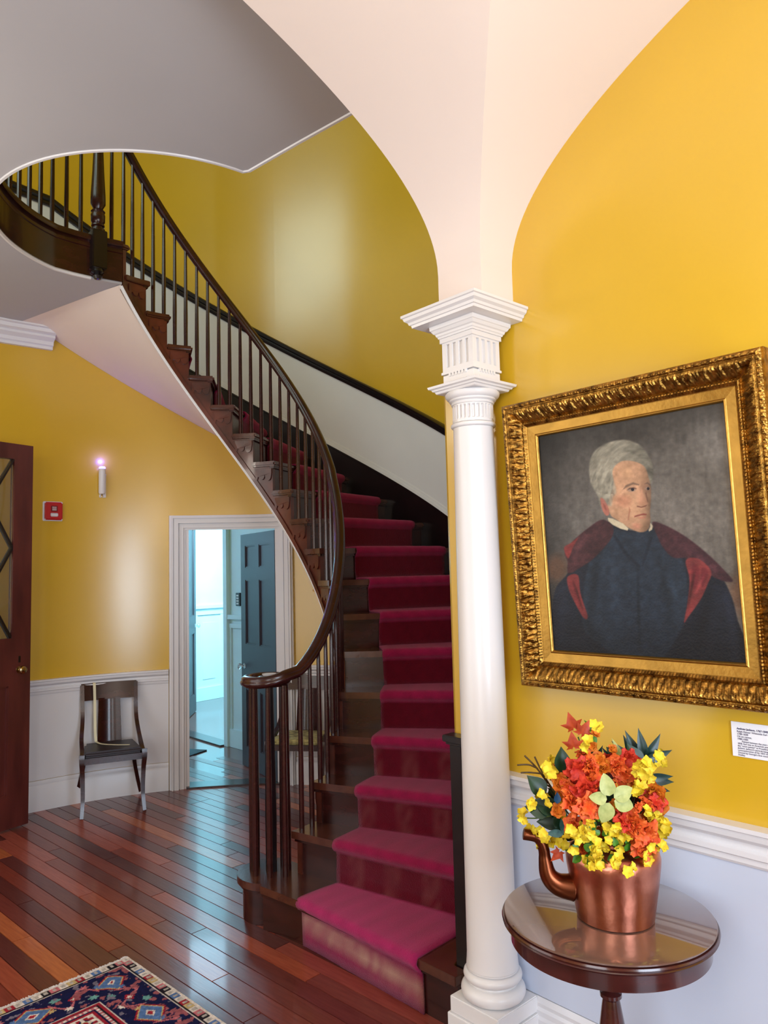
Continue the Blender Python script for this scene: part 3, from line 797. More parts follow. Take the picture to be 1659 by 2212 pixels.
def paint_portrait():
    nx, ny = 330, 372
    S, T = np.meshgrid(np.linspace(0, 1, nx), np.linspace(0, 1, ny))   # T=1 top
    Hm = homog([(0, 1), (1, 1), (0, 0), (1, 0)], [(268, 518), (1328, 315), (355, 1795), (1455, 1838)])
    q = Hm @ np.stack([S.ravel(), T.ravel(), np.ones(S.size)]); X = (q[0]/q[2]).reshape(S.shape); Y = (q[1]/q[2]).reshape(S.shape)
    C = np.zeros(S.shape+(3,))
    def col(c): return np.array(c, float)
    def lay(mask, c):
        nonlocal C
        m_ = mask[..., None]; C = C*(1-m_)+(c if isinstance(c, np.ndarray) and c.ndim == 3 else col(c))*m_
    n1 = fbm(X, Y, 260, 5, 1); n2 = fbm(X, Y, 24, 3, 2); n3 = fbm(X, Y*2.2, 60, 4, 3)
    bg = (np.array([52, 50, 48])[None, None]+(n1[..., None]*60)+((S*.55+.25)*(1-.6*np.abs(T-.55)))[..., None]*np.array([62, 56, 48]))
    bg = bg*(.86+.10*n2[..., None]+.18*fbm(X, Y*.22, 20, 3, 14)[..., None]); dk = np.clip((.2-S)/.2, 0, 1)*.45+np.clip((T-.8)/.2, 0, 1)*.35
    bg *= (1-dk)[..., None]; C = bg
    warm = np.clip(1-np.hypot((X-380)/90, (Y-1300)/110), 0, 1)+np.clip(1-np.hypot((X-1420)/120, (Y-1430)/160), 0, 1)
    lay(np.clip(warm, 0, .6), (122, 82, 58))
    # cloak mass
    coat = spline([(345, 1810), (350, 1560), (372, 1420), (440, 1330), (520, 1180), (600, 1080), (680, 1020), (800, 1070), (905, 1060), (960, 1050), (1080, 1120), (1200, 1210), (1300, 1320), (1365, 1450), (1400, 1590), (1440, 1700), (1470, 1860), (900, 1860)])
    nav = np.stack([24+14*n1, 28+16*n1, 40+16*n1], -1)*(.85+.35*n3[..., None])
    nav *= (1-.45*np.clip((Y-1450)/400, 0, 1))[..., None]
    lay(poly_mask(X, Y, coat, 8), nav)
    body = spline([(640, 1075), (560, 1280), (530, 1480), (560, 1700), (900, 1860), (1080, 1650), (1120, 1440), (1095, 1250), (1010, 1110), (930, 1065), (800, 1080)])
    lay(poly_mask(X, Y, body, 14)*.85, np.stack([34+14*n1, 44+18*n1, 58+18*n1], -1)*(.9+.3*n2[..., None])*(1-.4*np.clip((Y-1550)/300, 0, 1))[..., None])
    # collar of the cloak
    cl = spline([(640, 1010), (560, 1060), (470, 1140), (425, 1210), (440, 1260), (445, 1330), (520, 1290), (600, 1230), (690, 1120), (700, 1050)])
    lay(poly_mask(X, Y, cl, 8), np.stack([58+34*n2, 36+18*n2, 42+16*n2], -1))
    cr = spline([(925, 1020), (1010, 1045), (1120, 1110), (1230, 1200), (1320, 1290), (1370, 1355), (1300, 1350), (1190, 1290), (1120, 1230), (1040, 1225), (985, 1170), (950, 1100)])
    lay(poly_mask(X, Y, cr, 8), np.stack([54+32*n2, 32+18*n2, 40+16*n2], -1))
    for P in ([(440, 1350), (500, 1340), (515, 1450), (555, 1580), (530, 1590), (480, 1500), (445, 1420)],
              [(420, 1180), (460, 1150), (500, 1120), (470, 1180), (445, 1240)],
              [(1110, 1240), (1180, 1230), (1250, 1300), (1230, 1380), (1190, 1470), (1130, 1560), (1100, 1600), (1120, 1480), (1130, 1350)]):
        lay(poly_mask(X, Y, spline(P), 8)*.9, np.stack([176-60*n3, 66-14*n3, 66-14*n3], -1))
    for P in ([(1150, 1260), (1185, 1300), (1165, 1400), (1140, 1380)], [(1200, 1280), (1235, 1310), (1205, 1390), (1195, 1350)], [(470, 1370), (485, 1430), (510, 1520), (480, 1440)]):
        lay(poly_mask(X, Y, spline(P), 10)*.6, (108, 34, 44))
    # lapel lines
    lay(poly_mask(X, Y, [(700, 1100), (770, 1220), (850, 1290), (860, 1280), (780, 1200), (712, 1095)], 8)*.5, (22, 28, 40))
    lay(poly_mask(X, Y, [(910, 1100), (880, 1200), (860, 1280), (868, 1285), (898, 1205), (925, 1110)], 8)*.5, (22, 28, 40))
    # hair mass (generic swept white hair)
    hair = spline([(615, 870), (578, 800), (566, 700), (590, 620), (650, 570), (730, 545), (800, 548), (862, 580), (905, 640), (928, 700), (925, 770), (900, 810), (860, 740), (760, 690), (715, 740), (720, 830), (700, 900), (660, 950), (630, 930)])
    hc = np.stack([150+46*n3, 146+44*n3, 130+40*n3], -1)
    th_ = np.arctan2(Y-860, X-850); rr_ = np.hypot(X-850, (Y-860)*.9)
    st = fbm(rr_*1.0+30*n1, th_*70, 17, 3, 8); hc = hc*(.66+.56*st[..., None])
    hc *= (1-.3*np.clip((X-780)/150, 0, 1))[..., None]
    lay(poly_mask(X, Y, hair, 10), hc)
    # neck, ear, face
    face = spline([(700, 720), (745, 670), (820, 668), (880, 700), (905, 770), (916, 830), (915, 900), (910, 960), (912, 1020), (895, 1068), (850, 1080), (790, 1055), (730, 1015), (690, 985), (672, 930), (690, 860), (705, 800)])
    fc = np.stack([212+24*n2-8, 158+20*n2, 122+20*n2], -1); shd = np.clip((X-850)/75, 0, 1)*.42+np.clip((Y-950)/150, 0, 1)*.14
    fc = fc*(1-shd)[..., None]
    lay(poly_mask(X, Y, face, 7), fc)
    lay(poly_mask(X, Y, spline([(630, 885), (655, 895), (672, 930), (680, 975), (662, 985), (640, 950)]), 6), (196, 124, 108))
    lay(poly_mask(X, Y, spline([(645, 915), (660, 930), (664, 955), (652, 945)]), 6)*.6, (140, 78, 66))
    lay(poly_mask(X, Y, spline([(690, 700), (700, 760), (720, 840), (700, 880), (690, 930), (655, 900), (650, 820), (655, 740)]), 14)*.75, hc)
    blob = lambda cx_, cy_, rx, ry, st_=1: np.clip(st_*(1-((X-cx_)/rx)**2-((Y-cy_)/ry)**2), 0, 1)
    lay(blob(780, 735, 46, 48)*.5, (238, 186, 140)); lay(blob(850, 880, 22, 48)*.55, (236, 176, 140)); lay(blob(760, 900, 60, 46)*.4, (216, 132, 104))
    lay(blob(835, 1045, 34, 24)*.6, (226, 150, 124)); lay(blob(880, 820, 40, 46)*.35, (120, 84, 70))
    # brows, eyes, nose, mouth
    lay(poly_mask(X, Y, [(755, 835), (775, 806), (815, 790), (850, 800), (848, 808), (815, 802), (782, 818)], 5)*.75, (122, 98, 84))
    lay(poly_mask(X, Y, [(876, 800), (896, 788), (915, 802), (913, 810), (895, 798)], 5)*.75, (98, 78, 68))
    lay(blob(806, 832, 28, 15, 2)*.8, (176, 150, 132)); lay(blob(897, 826, 17, 13, 2)*.8, (150, 126, 112))
    lay(blob(812, 831, 10, 11, 3), (34, 34, 44)); lay(blob(900, 826, 8, 10, 3), (28, 28, 36))
    lay(poly_mask(X, Y, [(778, 838), (795, 822), (820, 818), (836, 826), (832, 830), (812, 824), (796, 830)], 4)*.8, (96, 62, 54))
    lay(poly_mask(X, Y, spline([(862, 820), (874, 860), (898, 905), (893, 918), (862, 926), (845, 918), (856, 880)]), 9)*.5, (230, 164, 132))
    lay(poly_mask(X, Y, [(838, 926), (862, 932), (890, 922), (892, 927), (862, 938), (836, 932)], 4)*.85, (108, 58, 50))
    lay(poly_mask(X, Y, [(882, 850), (896, 905), (900, 900), (890, 848)], 6)*.6, (104, 68, 60))
    lay(poly_mask(X, Y, [(822, 986), (845, 978), (872, 970), (893, 973), (890, 980), (862, 982), (840, 988), (822, 994)], 4)*.85, (138, 66, 60))
    lay(poly_mask(X, Y, [(838, 995), (868, 990), (890, 985), (884, 996), (858, 1003)], 6)*.5, (206, 118, 104))
    lay(poly_mask(X, Y, [(792, 930), (800, 950), (790, 1010), (784, 1010), (792, 955)], 6)*.5, (156, 88, 72))
    # broad brushwork, folds and soft modelling
    for (x0, y0, x1, y1, w_, k_) in [(620, 1150, 560, 1650, 26, -.25), (700, 1120, 720, 1700, 30, .18), (840, 1290, 850, 1780, 10, -.3), (960, 1180, 1040, 1650, 30, -.22), (1240, 1380, 1180, 1760, 40, -.3), (1330, 1400, 1390, 1760, 26, .25), (420, 1400, 400, 1760, 30, .22), (500, 1560, 640, 1780, 34, -.25), (1010, 1300, 1060, 1500, 20, .2), (1160, 1300, 1120, 1520, 9, -.4), (1215, 1320, 1160, 1440, 9, .3), (475, 1380, 525, 1540, 7, -.4), (560, 1100, 470, 1230, 18, .25), (1100, 1150, 1280, 1300, 18, .25)]:
        dx, dy = x1-x0, y1-y0; t_ = np.clip(((X-x0)*dx+(Y-y0)*dy)/(dx*dx+dy*dy), 0, 1); dd_ = np.hypot(X-x0-t_*dx, Y-y0-t_*dy)
        C *= (1+k_*np.exp(-(dd_/w_)**2)*np.sin(PI*np.clip(t_, .02, .98))**.4)[..., None]
    n5 = fbm(X*.6, Y, 14, 2, 11); n6 = fbm(X, Y, 90, 3, 12); C = C*(.89+.1*n5+.14*n6)[..., None]
    # white stand collar
    lay(poly_mask(X, Y, [(672, 998), (700, 1003), (760, 1032), (788, 1060), (784, 1072), (745, 1062), (700, 1040), (675, 1018)], 4), (226, 212, 180))
    lay(poly_mask(X, Y, [(912, 1025), (925, 1042), (922, 1064), (905, 1076), (902, 1066), (912, 1050)], 4), (206, 192, 164))
    C = np.clip(C*(.90+.16*n2[..., None])*.86, 4, 250)/255
    C = np.where(C <= .04045, C/12.92, ((C+.055)/1.055)**2.4)
    x0, x1, y0, y1 = .110, PW-.110, .110, PH-.110
    V = np.stack([x0+(x1-x0)*S, y0+(y1-y0)*T, np.full(S.shape, .008)], -1).reshape(-1, 3)
    idx = np.arange(nx*ny).reshape(ny, nx)
    F = np.stack([idx[:-1, :-1], idx[:-1, 1:], idx[1:, 1:], idx[1:, :-1]], -1).reshape(-1, 4)
    me = bpy.data.meshes.new('canvas'); me.from_pydata(V.tolist(), [], F.tolist())
    ca = me.color_attributes.new('Col', 'FLOAT_COLOR', 'POINT')
    ca.data.foreach_set('color', np.concatenate([C.reshape(-1, 3), np.ones((nx*ny, 1))], 1).astype(np.float32).ravel())
    me.materials.append(CANV); o = bpy.data.objects.new('canvas', me); COL.objects.link(o); o.parent = PT
    o['label'] = 'canvas showing a white-haired man in a dark cloak with crimson lining'
paint_portrait()
G().box(.01, PW-.01, .01, PH-.01, -.012, .006).build('backing_board', BLK, PT)

# ------------------------------------------------------------------ plaque
g = G().box(W-.004, W-.0005, .64, .880, 1.033, 1.120)
PQ = g.build('wall_plaque', PLAQ, label='white text card on the yellow wall below the portrait', category='plaque')
def text_mesh(name, s_, size, m, bold=False):
    cu = bpy.data.curves.new(name, 'FONT'); cu.body = s_; cu.size = size; cu.space_line = .98
    cu.extrude = .0002
    if bold: cu.offset = size*.022
    o = bpy.data.objects.new(name, cu); COL.objects.link(o)
    dg = bpy.context.evaluated_depsgraph_get(); me = bpy.data.meshes.new_from_object(o.evaluated_get(dg))
    bpy.data.objects.remove(o); me.materials.clear(); me.materials.append(m)
    return bpy.data.objects.new(name, me)
def put_text(s_, y, z, size, bold=False):
    o = text_mesh('lettering', s_, size, INK, bold); COL.objects.link(o); o.parent = PQ
    o.matrix_world = Matrix(((0, 0, -1, W-.0045), (-1, 0, 0, y), (0, 1, 0, z), (0, 0, 0, 1)))
put_text('Andrew Jackson, 1767-1845', .866, 1.1015, .0068, True)
put_text('Ralph Eleaser Whiteside Earl\n1788-1838\nOil on canvas,\n1980.xxxx'.replace('xxxx', '1000'), .866, 1.0945, .0064)
put_text('       Painted between the years 1830 and\n1838. Earl was an American painter known as\nthe "court painter" to President Andrew\nJackson. Jackson\'s portrait hangs here in\ncommemoration of his 1833 visit. On loan\nOwned by Georgia\'s first county William\nDudley.', .866, 1.0700, .0058)

# ------------------------------------------------------------------ table
TX, TY, TZ = 1.672, 1.075, .680
TB = thing('pedestal_table', 'small round mahogany pedestal table with glass top below the portrait', 'table', (TX, TY, 0))
G().lathe([(.001, TZ-.006), (.247, TZ-.006), (.250, TZ-.004), (.250, TZ-.001), (.248, TZ), (.001, TZ)], 0, 0, 96).build('glass_top', TABG, TB, True, label='glossy glass sheet on the table')
G().lathe([(.001, TZ-.026), (.243, TZ-.026), (.249, TZ-.023), (.254, TZ-.018), (.250, TZ-.014), (.2555, TZ-.0105), (.2535, TZ-.0065), (.001, TZ-.0063)], 0, 0, 96).build('table_top', TABW, TB, True)
G().lathe([(.001, TZ-.066), (.231, TZ-.066), (.236, TZ-.064), (.236, TZ-.027), (.001, TZ-.0265)], 0, 0, 96).build('apron', TABW, TB, True)
G().lathe([(.001, .16), (.035, .16), (.042, .18), (.030, .20), (.028, .23), (.040, .26), (.043, .30), (.040, .36), (.030, .42), (.022, .47), (.020, .480), (.026, .486), (.026, .494), (.014, .500), (.015, .510), (.026, .530), (.0325, .553), (.031, .570), (.024, .592), (.020, .604), (.024, .6135), (.001, .6138)], 0, 0, 32).build('pedestal', TABW, TB, True)
for k in range(3):
    a = R_(40+120*k); c_, s_ = math.cos(a), math.sin(a)
    pa = [(.02, .17), (.07, .165), (.12, .13), (.165, .07), (.20, .03), (.225, .012)]
    G().sweep([(c_*r, s_*r, z_) for r, z_ in pa], [(-.014, -.010), (.014, -.010), (.014, .012), (-.014, .012)], scale=[1.3, 1.25, 1.1, .95, .85, .8]).build('leg', TABW, TB, True)

# ------------------------------------------------------------------ copper kettle
KX, KY, KZ = 1.668, 1.049, TZ+.0006
KT = thing('copper_kettle', 'aged copper kettle used as a vase on the pedestal table', 'kettle', (KX, KY, KZ))
G().lathe([(.001, 0), (.086, 0), (.091, .003), (.094, .02), (.105, .085), (.111, .125), (.1125, .145), (.109, .157), (.100, .166), (.08, .174), (.062, .178), (.060, .184), (.066, .186), (.066, .192), (.055, .192), (.053, .17), (.001, .165)], 0, 0, 64).build('body', COPP, KT, True)
lx, ly = -.743, .669
def kp(u, v, dep=0):    # offset to the left/right across the table and height
    return (-u*lx+dep*.669, -u*ly+dep*.743, v)
def cr3(P, n=6):
    P = [Vector(p) for p in P]; out = []
    for i in range(len(P)-1):
        p0, p1, p2, p3 = P[max(i-1, 0)], P[i], P[i+1], P[min(i+2, len(P)-1)]
        for k in range(n):
            t = k/n; out.append(.5*((2*p1)+(-p0+p2)*t+(2*p0-5*p1+4*p2-p3)*t*t+(-p0+3*p1-3*p2+p3)*t**3))
    out.append(P[-1]); return out
sp_ = cr3([kp(-.098, .07), kp(-.135, .078), kp(-.158, .100), kp(-.165, .135), kp(-.168, .165), kp(-.182, .190), kp(-.215, .198)])
sc_ = [1.35-.75*min(1, k/(len(sp_)*.55)) if k < len(sp_)*.55 else .6-.1*((k/len(sp_))-.55) for k in range(len(sp_))]
G().tube(sp_, .0235, 16, scale=sc_, upv=(.669, .743, 0)).build('spout', COPD, KT, 'full', label='darker brown S-shaped spout')

# ------------------------------------------------------------------ bouquet
BQ = thing('flower_arrangement', 'bouquet of red, orange and yellow flowers with dark palm leaves in the copper kettle', 'flower arrangement', (KX, KY, KZ+.17))
BMAT = {}
def fm(name, c, c2=None, rough=.6):
    if name not in BMAT: BMAT[name] = mat(name, c, rough, rgb2=c2, vscale=75)
    return BMAT[name]
ORG = fm('orange_red_petal', (214, 58, 16), (230, 112, 34)); REDP = fm('scarlet_petal', (176, 20, 14), (220, 62, 26)); AMB = fm('amber_petal', (226, 140, 30), (210, 96, 20))
YLP = fm('yellow_petal', (240, 222, 60), (222, 186, 30)); PALM = fm('palm_leaf_green', (20, 62, 54), (12, 42, 44), .35); GRN = fm('fresh_leaf_green', (92, 150, 30), (44, 100, 30), .45)
DGR = fm('dark_leaf_green', (22, 60, 30), (14, 42, 28), .4); SAGE = fm('pale_sage_leaf', (186, 192, 122), (156, 166, 96), .5); RUST = fm('rust_maple_leaf', (190, 74, 24), (160, 50, 20), .55)
TEAL = fm('teal_leaf', (70, 120, 122), (40, 84, 92), .5); BRN = fm('brown_twig', (92, 66, 20), (60, 44, 20)); MARO = fm('maroon_leaf', (110, 26, 16), (80, 18, 18)); STEM = fm('green_stem', (70, 92, 30), (40, 60, 20))
BLUE = fm('blue_leaf', (24, 96, 150), (20, 70, 120), .5)
def bm_mesh(name, g, m):
    me = bpy.data.meshes.new(name); me.from_pydata([tuple(v) for v in g.V], [], g.F); me.materials.append(m)
    me.polygons.foreach_set('use_smooth', [True]*len(me.polygons)); return me
def petal(g, T, L_, w_, curl, cup, ruff=0, n=6, m_=5):
    V = []
    for i in range(n+1):
        t = i/n; ww = w_*math.sin(PI*(.07+.75*t)**.95)
        for j in range(m_+1):
            s_ = j/m_*2-1
            z = curl*t*t*L_+cup*(s_*s_)*ww*.8+ruff*math.sin(j*2.6+i*1.3)*t
            V.append(T @ Vector((L_*t*(1-.16*t*s_*s_), s_*ww, z)))
    g.add(V, [(i*(m_+1)+j, i*(m_+1)+j+1, (i+1)*(m_+1)+j+1, (i+1)*(m_+1)+j) for i in range(n) for j in range(m_)])
def flower(np_, L_, w_, lift, curl, cup, ruff, layers=1, seed=0):
    r = random.Random(seed); g = G()
    for l in range(layers):
        for k in range(np_):
            T = Matrix.Rotation(2*PI*k/np_+l*.6+r.uniform(-.2, .2), 4, 'Z') @ Matrix.Rotation(-(lift+l*.45+r.uniform(-.15, .15)), 4, 'Y')
            s_ = (1-.22*l)*r.uniform(.85, 1.1); petal(g, T, L_*s_, w_*s_, curl, cup, ruff)
    return g
M_YEL = [bm_mesh('yellow_blossom', flower(5, .0155, .0068, .30, .1, .35, .0008, 1, s), YLP) for s in range(3)]
M_RED = [bm_mesh('red_blossom', flower(6, .040, .019, .30+.1*s, -.35, .45, .006, 2+(s == 1), s), (REDP, ORG, ORG)[s]) for s in range(3)]
M_AMB = [bm_mesh('amber_blossom', flower(5, .028, .017, .5, -.1, .4, .003, 2, s+9), AMB) for s in range(2)]
def leafmesh(name, L_, w_, m, fold=.25, curl=-.2, pointed=1):
    g = G(); V = []; n = 10
    for i in range(n+1):
        t = i/n; ww = w_*(math.sin(PI*t**.8)**(1.1 if pointed else .7))*(1-.1*t)
        for s_ in (-1, -.5, 0, .5, 1): V.append((L_*t, s_*ww, abs(s_)*ww*fold+curl*t*t*L_))
    g.add(V, [(i*5+j, i*5+j+1, (i+1)*5+j+1, (i+1)*5+j) for i in range(n) for j in range(4)])
    return bm_mesh(name, g, m)
def maple(name, m, s_=1):
    g = G(); P = []
    lob = [(180, .02), (150, .35), (140, .25), (115, .65), (100, .42), (85, .5), (62, .95), (45, .55), (30, .62), (0, 1.12), (-30, .62), (-45, .55), (-62, .95), (-85, .5), (-100, .42), (-115, .65), (-140, .25), (-150, .35)]
    V = [(0, 0, .002)]+[(.034*s_*r*math.cos(R_(a)), .034*s_*r*math.sin(R_(a)), -.006*r*math.cos(R_(a*3))) for a, r in lob]
    F = [(0, k, k+1) for k in range(1, len(lob))]+[(0, len(lob), 1)]
    g.add(V, F); return bm_mesh(name, g, m)
def inst(name, me, p, direction, roll=0, s_=1.0):
    o = bpy.data.objects.new(name, me); COL.objects.link(o); o.parent = BQ
    q = Vector(direction).to_track_quat('Z', 'Y') @ Matrix.Rotation(roll, 3, 'Z').to_quaternion()
    o.rotation_mode = 'QUATERNION'; o.rotation_quaternion = q; o.location = p; o.scale = (s_,)*3; return o
def instx(name, me, p, direction, roll=0, s_=1.0):
    """leaf: local X along direction, facing the room"""
    o = bpy.data.objects.new(name, me); COL.objects.link(o); o.parent = BQ
    x = Vector(direction).normalized(); n_ = Vector((-.669, -.743, .15)); n_ = (n_-x*n_.dot(x)).normalized()
    n_ = Matrix.Rotation(roll, 3, x) @ n_; y = n_.cross(x)
    Mx = Matrix((x, y, n_)).transposed(); o.rotation_mode = 'QUATERNION'; o.rotation_quaternion = Mx.to_quaternion()
    o.location = p; o.scale = (s_,)*3; return o
def B(u, v, dep=0):
    """photo-like bouquet coordinates (metres across, metres above the kettle mouth) to local"""
    return Vector(kp(u, v, dep))
def BP(a_, b_, dep=0):
    k = -dep/.1; z = (1979+43*k-b_)/(910+55*k)
    return B((a_-1337-29*k+(43+6*k)*z)/(885+57*k), z-.17, dep)
def camn(jit=.5): return Vector((-.669+random.uniform(-jit, jit), -.743+random.uniform(-jit, jit), .25+random.uniform(-jit, jit)))
random.seed(21)
# palm leaves
palm = leafmesh('palm_leaf', .12, .0185, PALM)
for (bx, by, tx, ty, dp) in [(1402, 1640, 1389, 1577, .0), (1404, 1642, 1442, 1591, .0), (1405, 1645, 1467, 1627, -.01), (1395, 1660, 1365, 1582, .02), (1390, 1665, 1357, 1593, .03), (1385, 1668, 1338, 1601, .04), (1410, 1682, 1468, 1686, .0), (1408, 1688, 1470, 1696, .01), (1405, 1700, 1461, 1716, .01), (1400, 1715, 1453, 1735, .02), (1350, 1680, 1314, 1625, .02), (1345, 1670, 1312, 1618, .05), (1290, 1650, 1312, 1612, .05)]:
    a_, b_ = BP(bx, by, dp), BP(tx, ty, dp-.005); d = b_-a_
    instx('palm_leaf', palm, a_-d*.15, d, random.uniform(-.4, .4), d.length*1.15/.12)
sg = leafmesh('palm_leaf', .12, .016, SAGE)
a_, b_ = BP(1360, 1665, 0), BP(1338, 1600, 0); instx('pale_leaf', sg, a_, b_-a_, .2, .66)
# maple leaves
mp1 = maple('maple_leaf', RUST)
for x, y, s_, dx in [(1246, 1568, 1.0, (-.3, .8)), (1264, 1582, 1.05, (.4, .5)), (1246, 1610, .95, (-.1, .9)), (1215, 1840, .8, (-.5, -.6)), (1330, 1760, .9, (.4, -.2)), (1225, 1665, .8, (-.6, .5))]:
    p = BP(x, y, -.02); d = B(dx[0], dx[1])-B(0, 0); instx('maple_leaf', mp1, p, d, random.uniform(-.5, .5), s_)
mm = maple('maple_leaf', MARO)
for x, y in [(1322, 1680), (1330, 1700), (1310, 1660), (1395, 1745), (1300, 1735)]: instx('maple_leaf', mm, BP(x, y, .01), B(random.uniform(-1, 1), random.uniform(0, 1)), random.uniform(-.6, .6), 1.1)
# red blossoms
for k, (x, y, s_, dp) in enumerate([(1255, 1660, 1.0, -.06), (1280, 1655, .9, -.06), (1300, 1695, 1.05, -.09), (1270, 1705, 1.05, -.10), (1240, 1730, .95, -.09), (1275, 1742, 1.05, -.11), (1262, 1690, .9, -.04), (1340, 1655, .8, -.05), (1352, 1672, .85, -.05), (1365, 1640, .8, -.04), (1375, 1782, 1.05, -.10), (1398, 1800, 1.1, -.10), (1355, 1775, .8, -.10), (1392, 1828, .95, -.09), (1403, 1740, .6, -.05), (1425, 1735, .75, -.04), (1245, 1782, .7, -.08), (1385, 1745, .45, -.10), (1320, 1640, .55, -.0), (1268, 1630, .6, .0), (1232, 1700, .7, -.05), (1390, 1705, .6, -.02), (1265, 1830, .6, -.06)]):
    inst('red_blossom', M_RED[k % 3], BP(x, y, dp), camn(.7), random.random()*6, s_*.9)
for x, y, s_ in [(1215, 1690, .9), (1225, 1715, .9), (1310, 1660, .9), (1300, 1640, .8), (1285, 1610, .6), (1375, 1695, 1.0), (1390, 1690, .9), (1425, 1715, 1.1), (1430, 1745, .9), (1330, 1620, .5), (1410, 1770, .9), (1340, 1745, .9), (1212, 1750, .7), (1292, 1585, .5), (1300, 1800, .6)]:
    inst('amber_blossom', M_AMB[random.randrange(2)], BP(x, y, random.uniform(-.05, 0)), camn(.6), random.random()*6, s_)
# sage leaf spray
sg2 = leafmesh('sage_leaf', .05, .019, SAGE, pointed=0)
c0 = BP(1325, 1727, -.13)
for dx, dy in [(-.2, 1), (-1, .15), (1, .45), (1, -.35), (-.35, -.85)]:
    d = B(dx, dy); instx('sage_leaf', sg2, c0+d*.008, d, random.uniform(-.3, .3), 1.0 if dx != -1 else .8)
# yellow sprays
ys = [(1197, 1640), (1185, 1655), (1200, 1662), (1212, 1655), (1205, 1672), (1192, 1668), (1157, 1733), (1162, 1742), (1135, 1757), (1140, 1768), (1180, 1722), (1190, 1735), (1200, 1740), (1215, 1740), (1222, 1760), (1155, 1792), (1170, 1795), (1180, 1800), (1188, 1812), (1200, 1818), (1215, 1815), (1228, 1822), (1240, 1805), (1235, 1790), (1245, 1830), (1178, 1823),
      (1300, 1740), (1295, 1755), (1305, 1768), (1280, 1775), (1275, 1792), (1285, 1800), (1270, 1805), (1290, 1815), (1325, 1790), (1335, 1800), (1322, 1812), (1340, 1785), (1293, 1835), (1298, 1845), (1255, 1810), (1262, 1790), (1245, 1795),
      (1345, 1828), (1340, 1850), (1352, 1858), (1330, 1862), (1345, 1870), (1300, 1850), (1290, 1858), (1285, 1868), (1275, 1862), (1300, 1875), (1365, 1872), (1372, 1882), (1378, 1870), (1362, 1885), (1400, 1850), (1405, 1860), (1418, 1858), (1412, 1848),
      (1435, 1640), (1428, 1648), (1440, 1652), (1432, 1632), (1395, 1655), (1402, 1668), (1390, 1672), (1408, 1660), (1385, 1662), (1398, 1648), (1410, 1688), (1400, 1695), (1415, 1700), (1380, 1700), (1388, 1712), (1372, 1708), (1415, 1740), (1425, 1755), (1435, 1770), (1420, 1775), (1430, 1788), (1440, 1795), (1445, 1780), (1438, 1810), (1428, 1815), (1415, 1760), (1405, 1755), (1410, 1792), (1408, 1830), (1422, 1832), (1436, 1835), (1290, 1560), (1295, 1570), (1272, 1600), (1268, 1615), (1350, 1740), (1360, 1812), (1310, 1785), (1315, 1830), (1448, 1800), (1175, 1715)]
for x, y in ys:
    for q in range(2):
        inst('yellow_blossom', M_YEL[random.randrange(3)], BP(x+random.uniform(-5, 5), y+random.uniform(-5, 5), random.uniform(-.13, -.07) if 1230 < x < 1410 else random.uniform(-.05, .02)), camn(.8), random.random()*6, random.uniform(.85, 1.15))
# small fresh and dark leaves filling the core
fl = leafmesh('fresh_leaf', .022, .009, GRN, pointed=0); dl = leafmesh('dark_leaf', .045, .017, DGR)
for k in range(95):
    a_ = random.uniform(0, 2*PI); r = random.uniform(0, 1)**.5
    x = 1318+75*r*math.cos(a_); y = 1825+55*r*math.sin(a_); inst_d = B(random.uniform(-1, 1), random.uniform(-.6, 1), random.uniform(-1, .3))
    instx('fresh_leaf', fl, BP(x, y, random.uniform(-.10, -.03)), inst_d, random.uniform(-1, 1), random.uniform(.7, 1.2))
for k in range(95):
    a_ = random.uniform(0, 2*PI); r = random.uniform(0, 1)**.5
    x = 1305+120*r*math.cos(a_); y = 1740+110*r*math.sin(a_); instx('dark_leaf', dl, BP(x, y, random.uniform(-.03, .05)), B(random.uniform(-1, 1), random.uniform(-1, 1)), random.uniform(-1, 1), random.uniform(.7, 1.3))
for x, y, dx, dy in [(1195, 1752, -.4, .1), (1200, 1765, .6, -.3), (1210, 1750, -.8, .4), (1185, 1715, -.5, .6), (1220, 1668, .1, 1), (1390, 1660, -.3, .8)]: instx('dark_leaf', dl, BP(x, y, -.03), B(dx, dy), .2, 1.35)
tl = leafmesh('teal_leaf', .06, .014, TEAL)
instx('teal_leaf', tl, BP(1222, 1800, -.04), B(.25, 1), .2, .95); instx('teal_leaf', tl, BP(1225, 1800, -.04), B(-1, .05), .2, .7)
bl = leafmesh('blue_leaf', .03, .01, BLUE); instx('blue_leaf', bl, BP(1210, 1735, -.05), B(.1, 1), 0, .9)
# twigs and stems
def stems(name, m, paths, r=.0016):
    for P in paths:
        G().tube(cr3([BP(*p) for p in P], 5), r, 5).build(name, m, BQ, 'full')
stems('twig', BRN, [[(1205, 1710, 0), (1180, 1670, 0), (1161, 1631, 0)], [(1190, 1690, 0), (1165, 1655, 0), (1139, 1628, 0)], [(1175, 1668, 0), (1150, 1665, 0), (1131, 1665, 0)], [(1168, 1657, 0), (1148, 1648, 0), (1123, 1648, 0)], [(1200, 1702, 0), (1175, 1685, 0), (1153, 1686, 0)]], .0022)
stems('stem', STEM, [[(1280, 1700, 0), (1282, 1640, 0), (1285, 1600, 0), (1288, 1565, 0)], [(1262, 1640, 0), (1262, 1612, 0), (1256, 1590, 0)], [(1262, 1612, 0), (1276, 1598, 0)], [(1200, 1760, -.03), (1165, 1765, -.03), (1135, 1763, -.03)], [(1410, 1810, -.05), (1425, 1830, -.05), (1438, 1833, -.05)], [(1320, 1900, 0), (1320, 1800, 0), (1300, 1700, 0)], [(1330, 1900, 0), (1370, 1760, 0), (1400, 1650, 0)], [(1310, 1900, 0), (1260, 1800, 0), (1200, 1700, 0)]], .0018)
bud = leafmesh('bud', .03, .008, GRN)
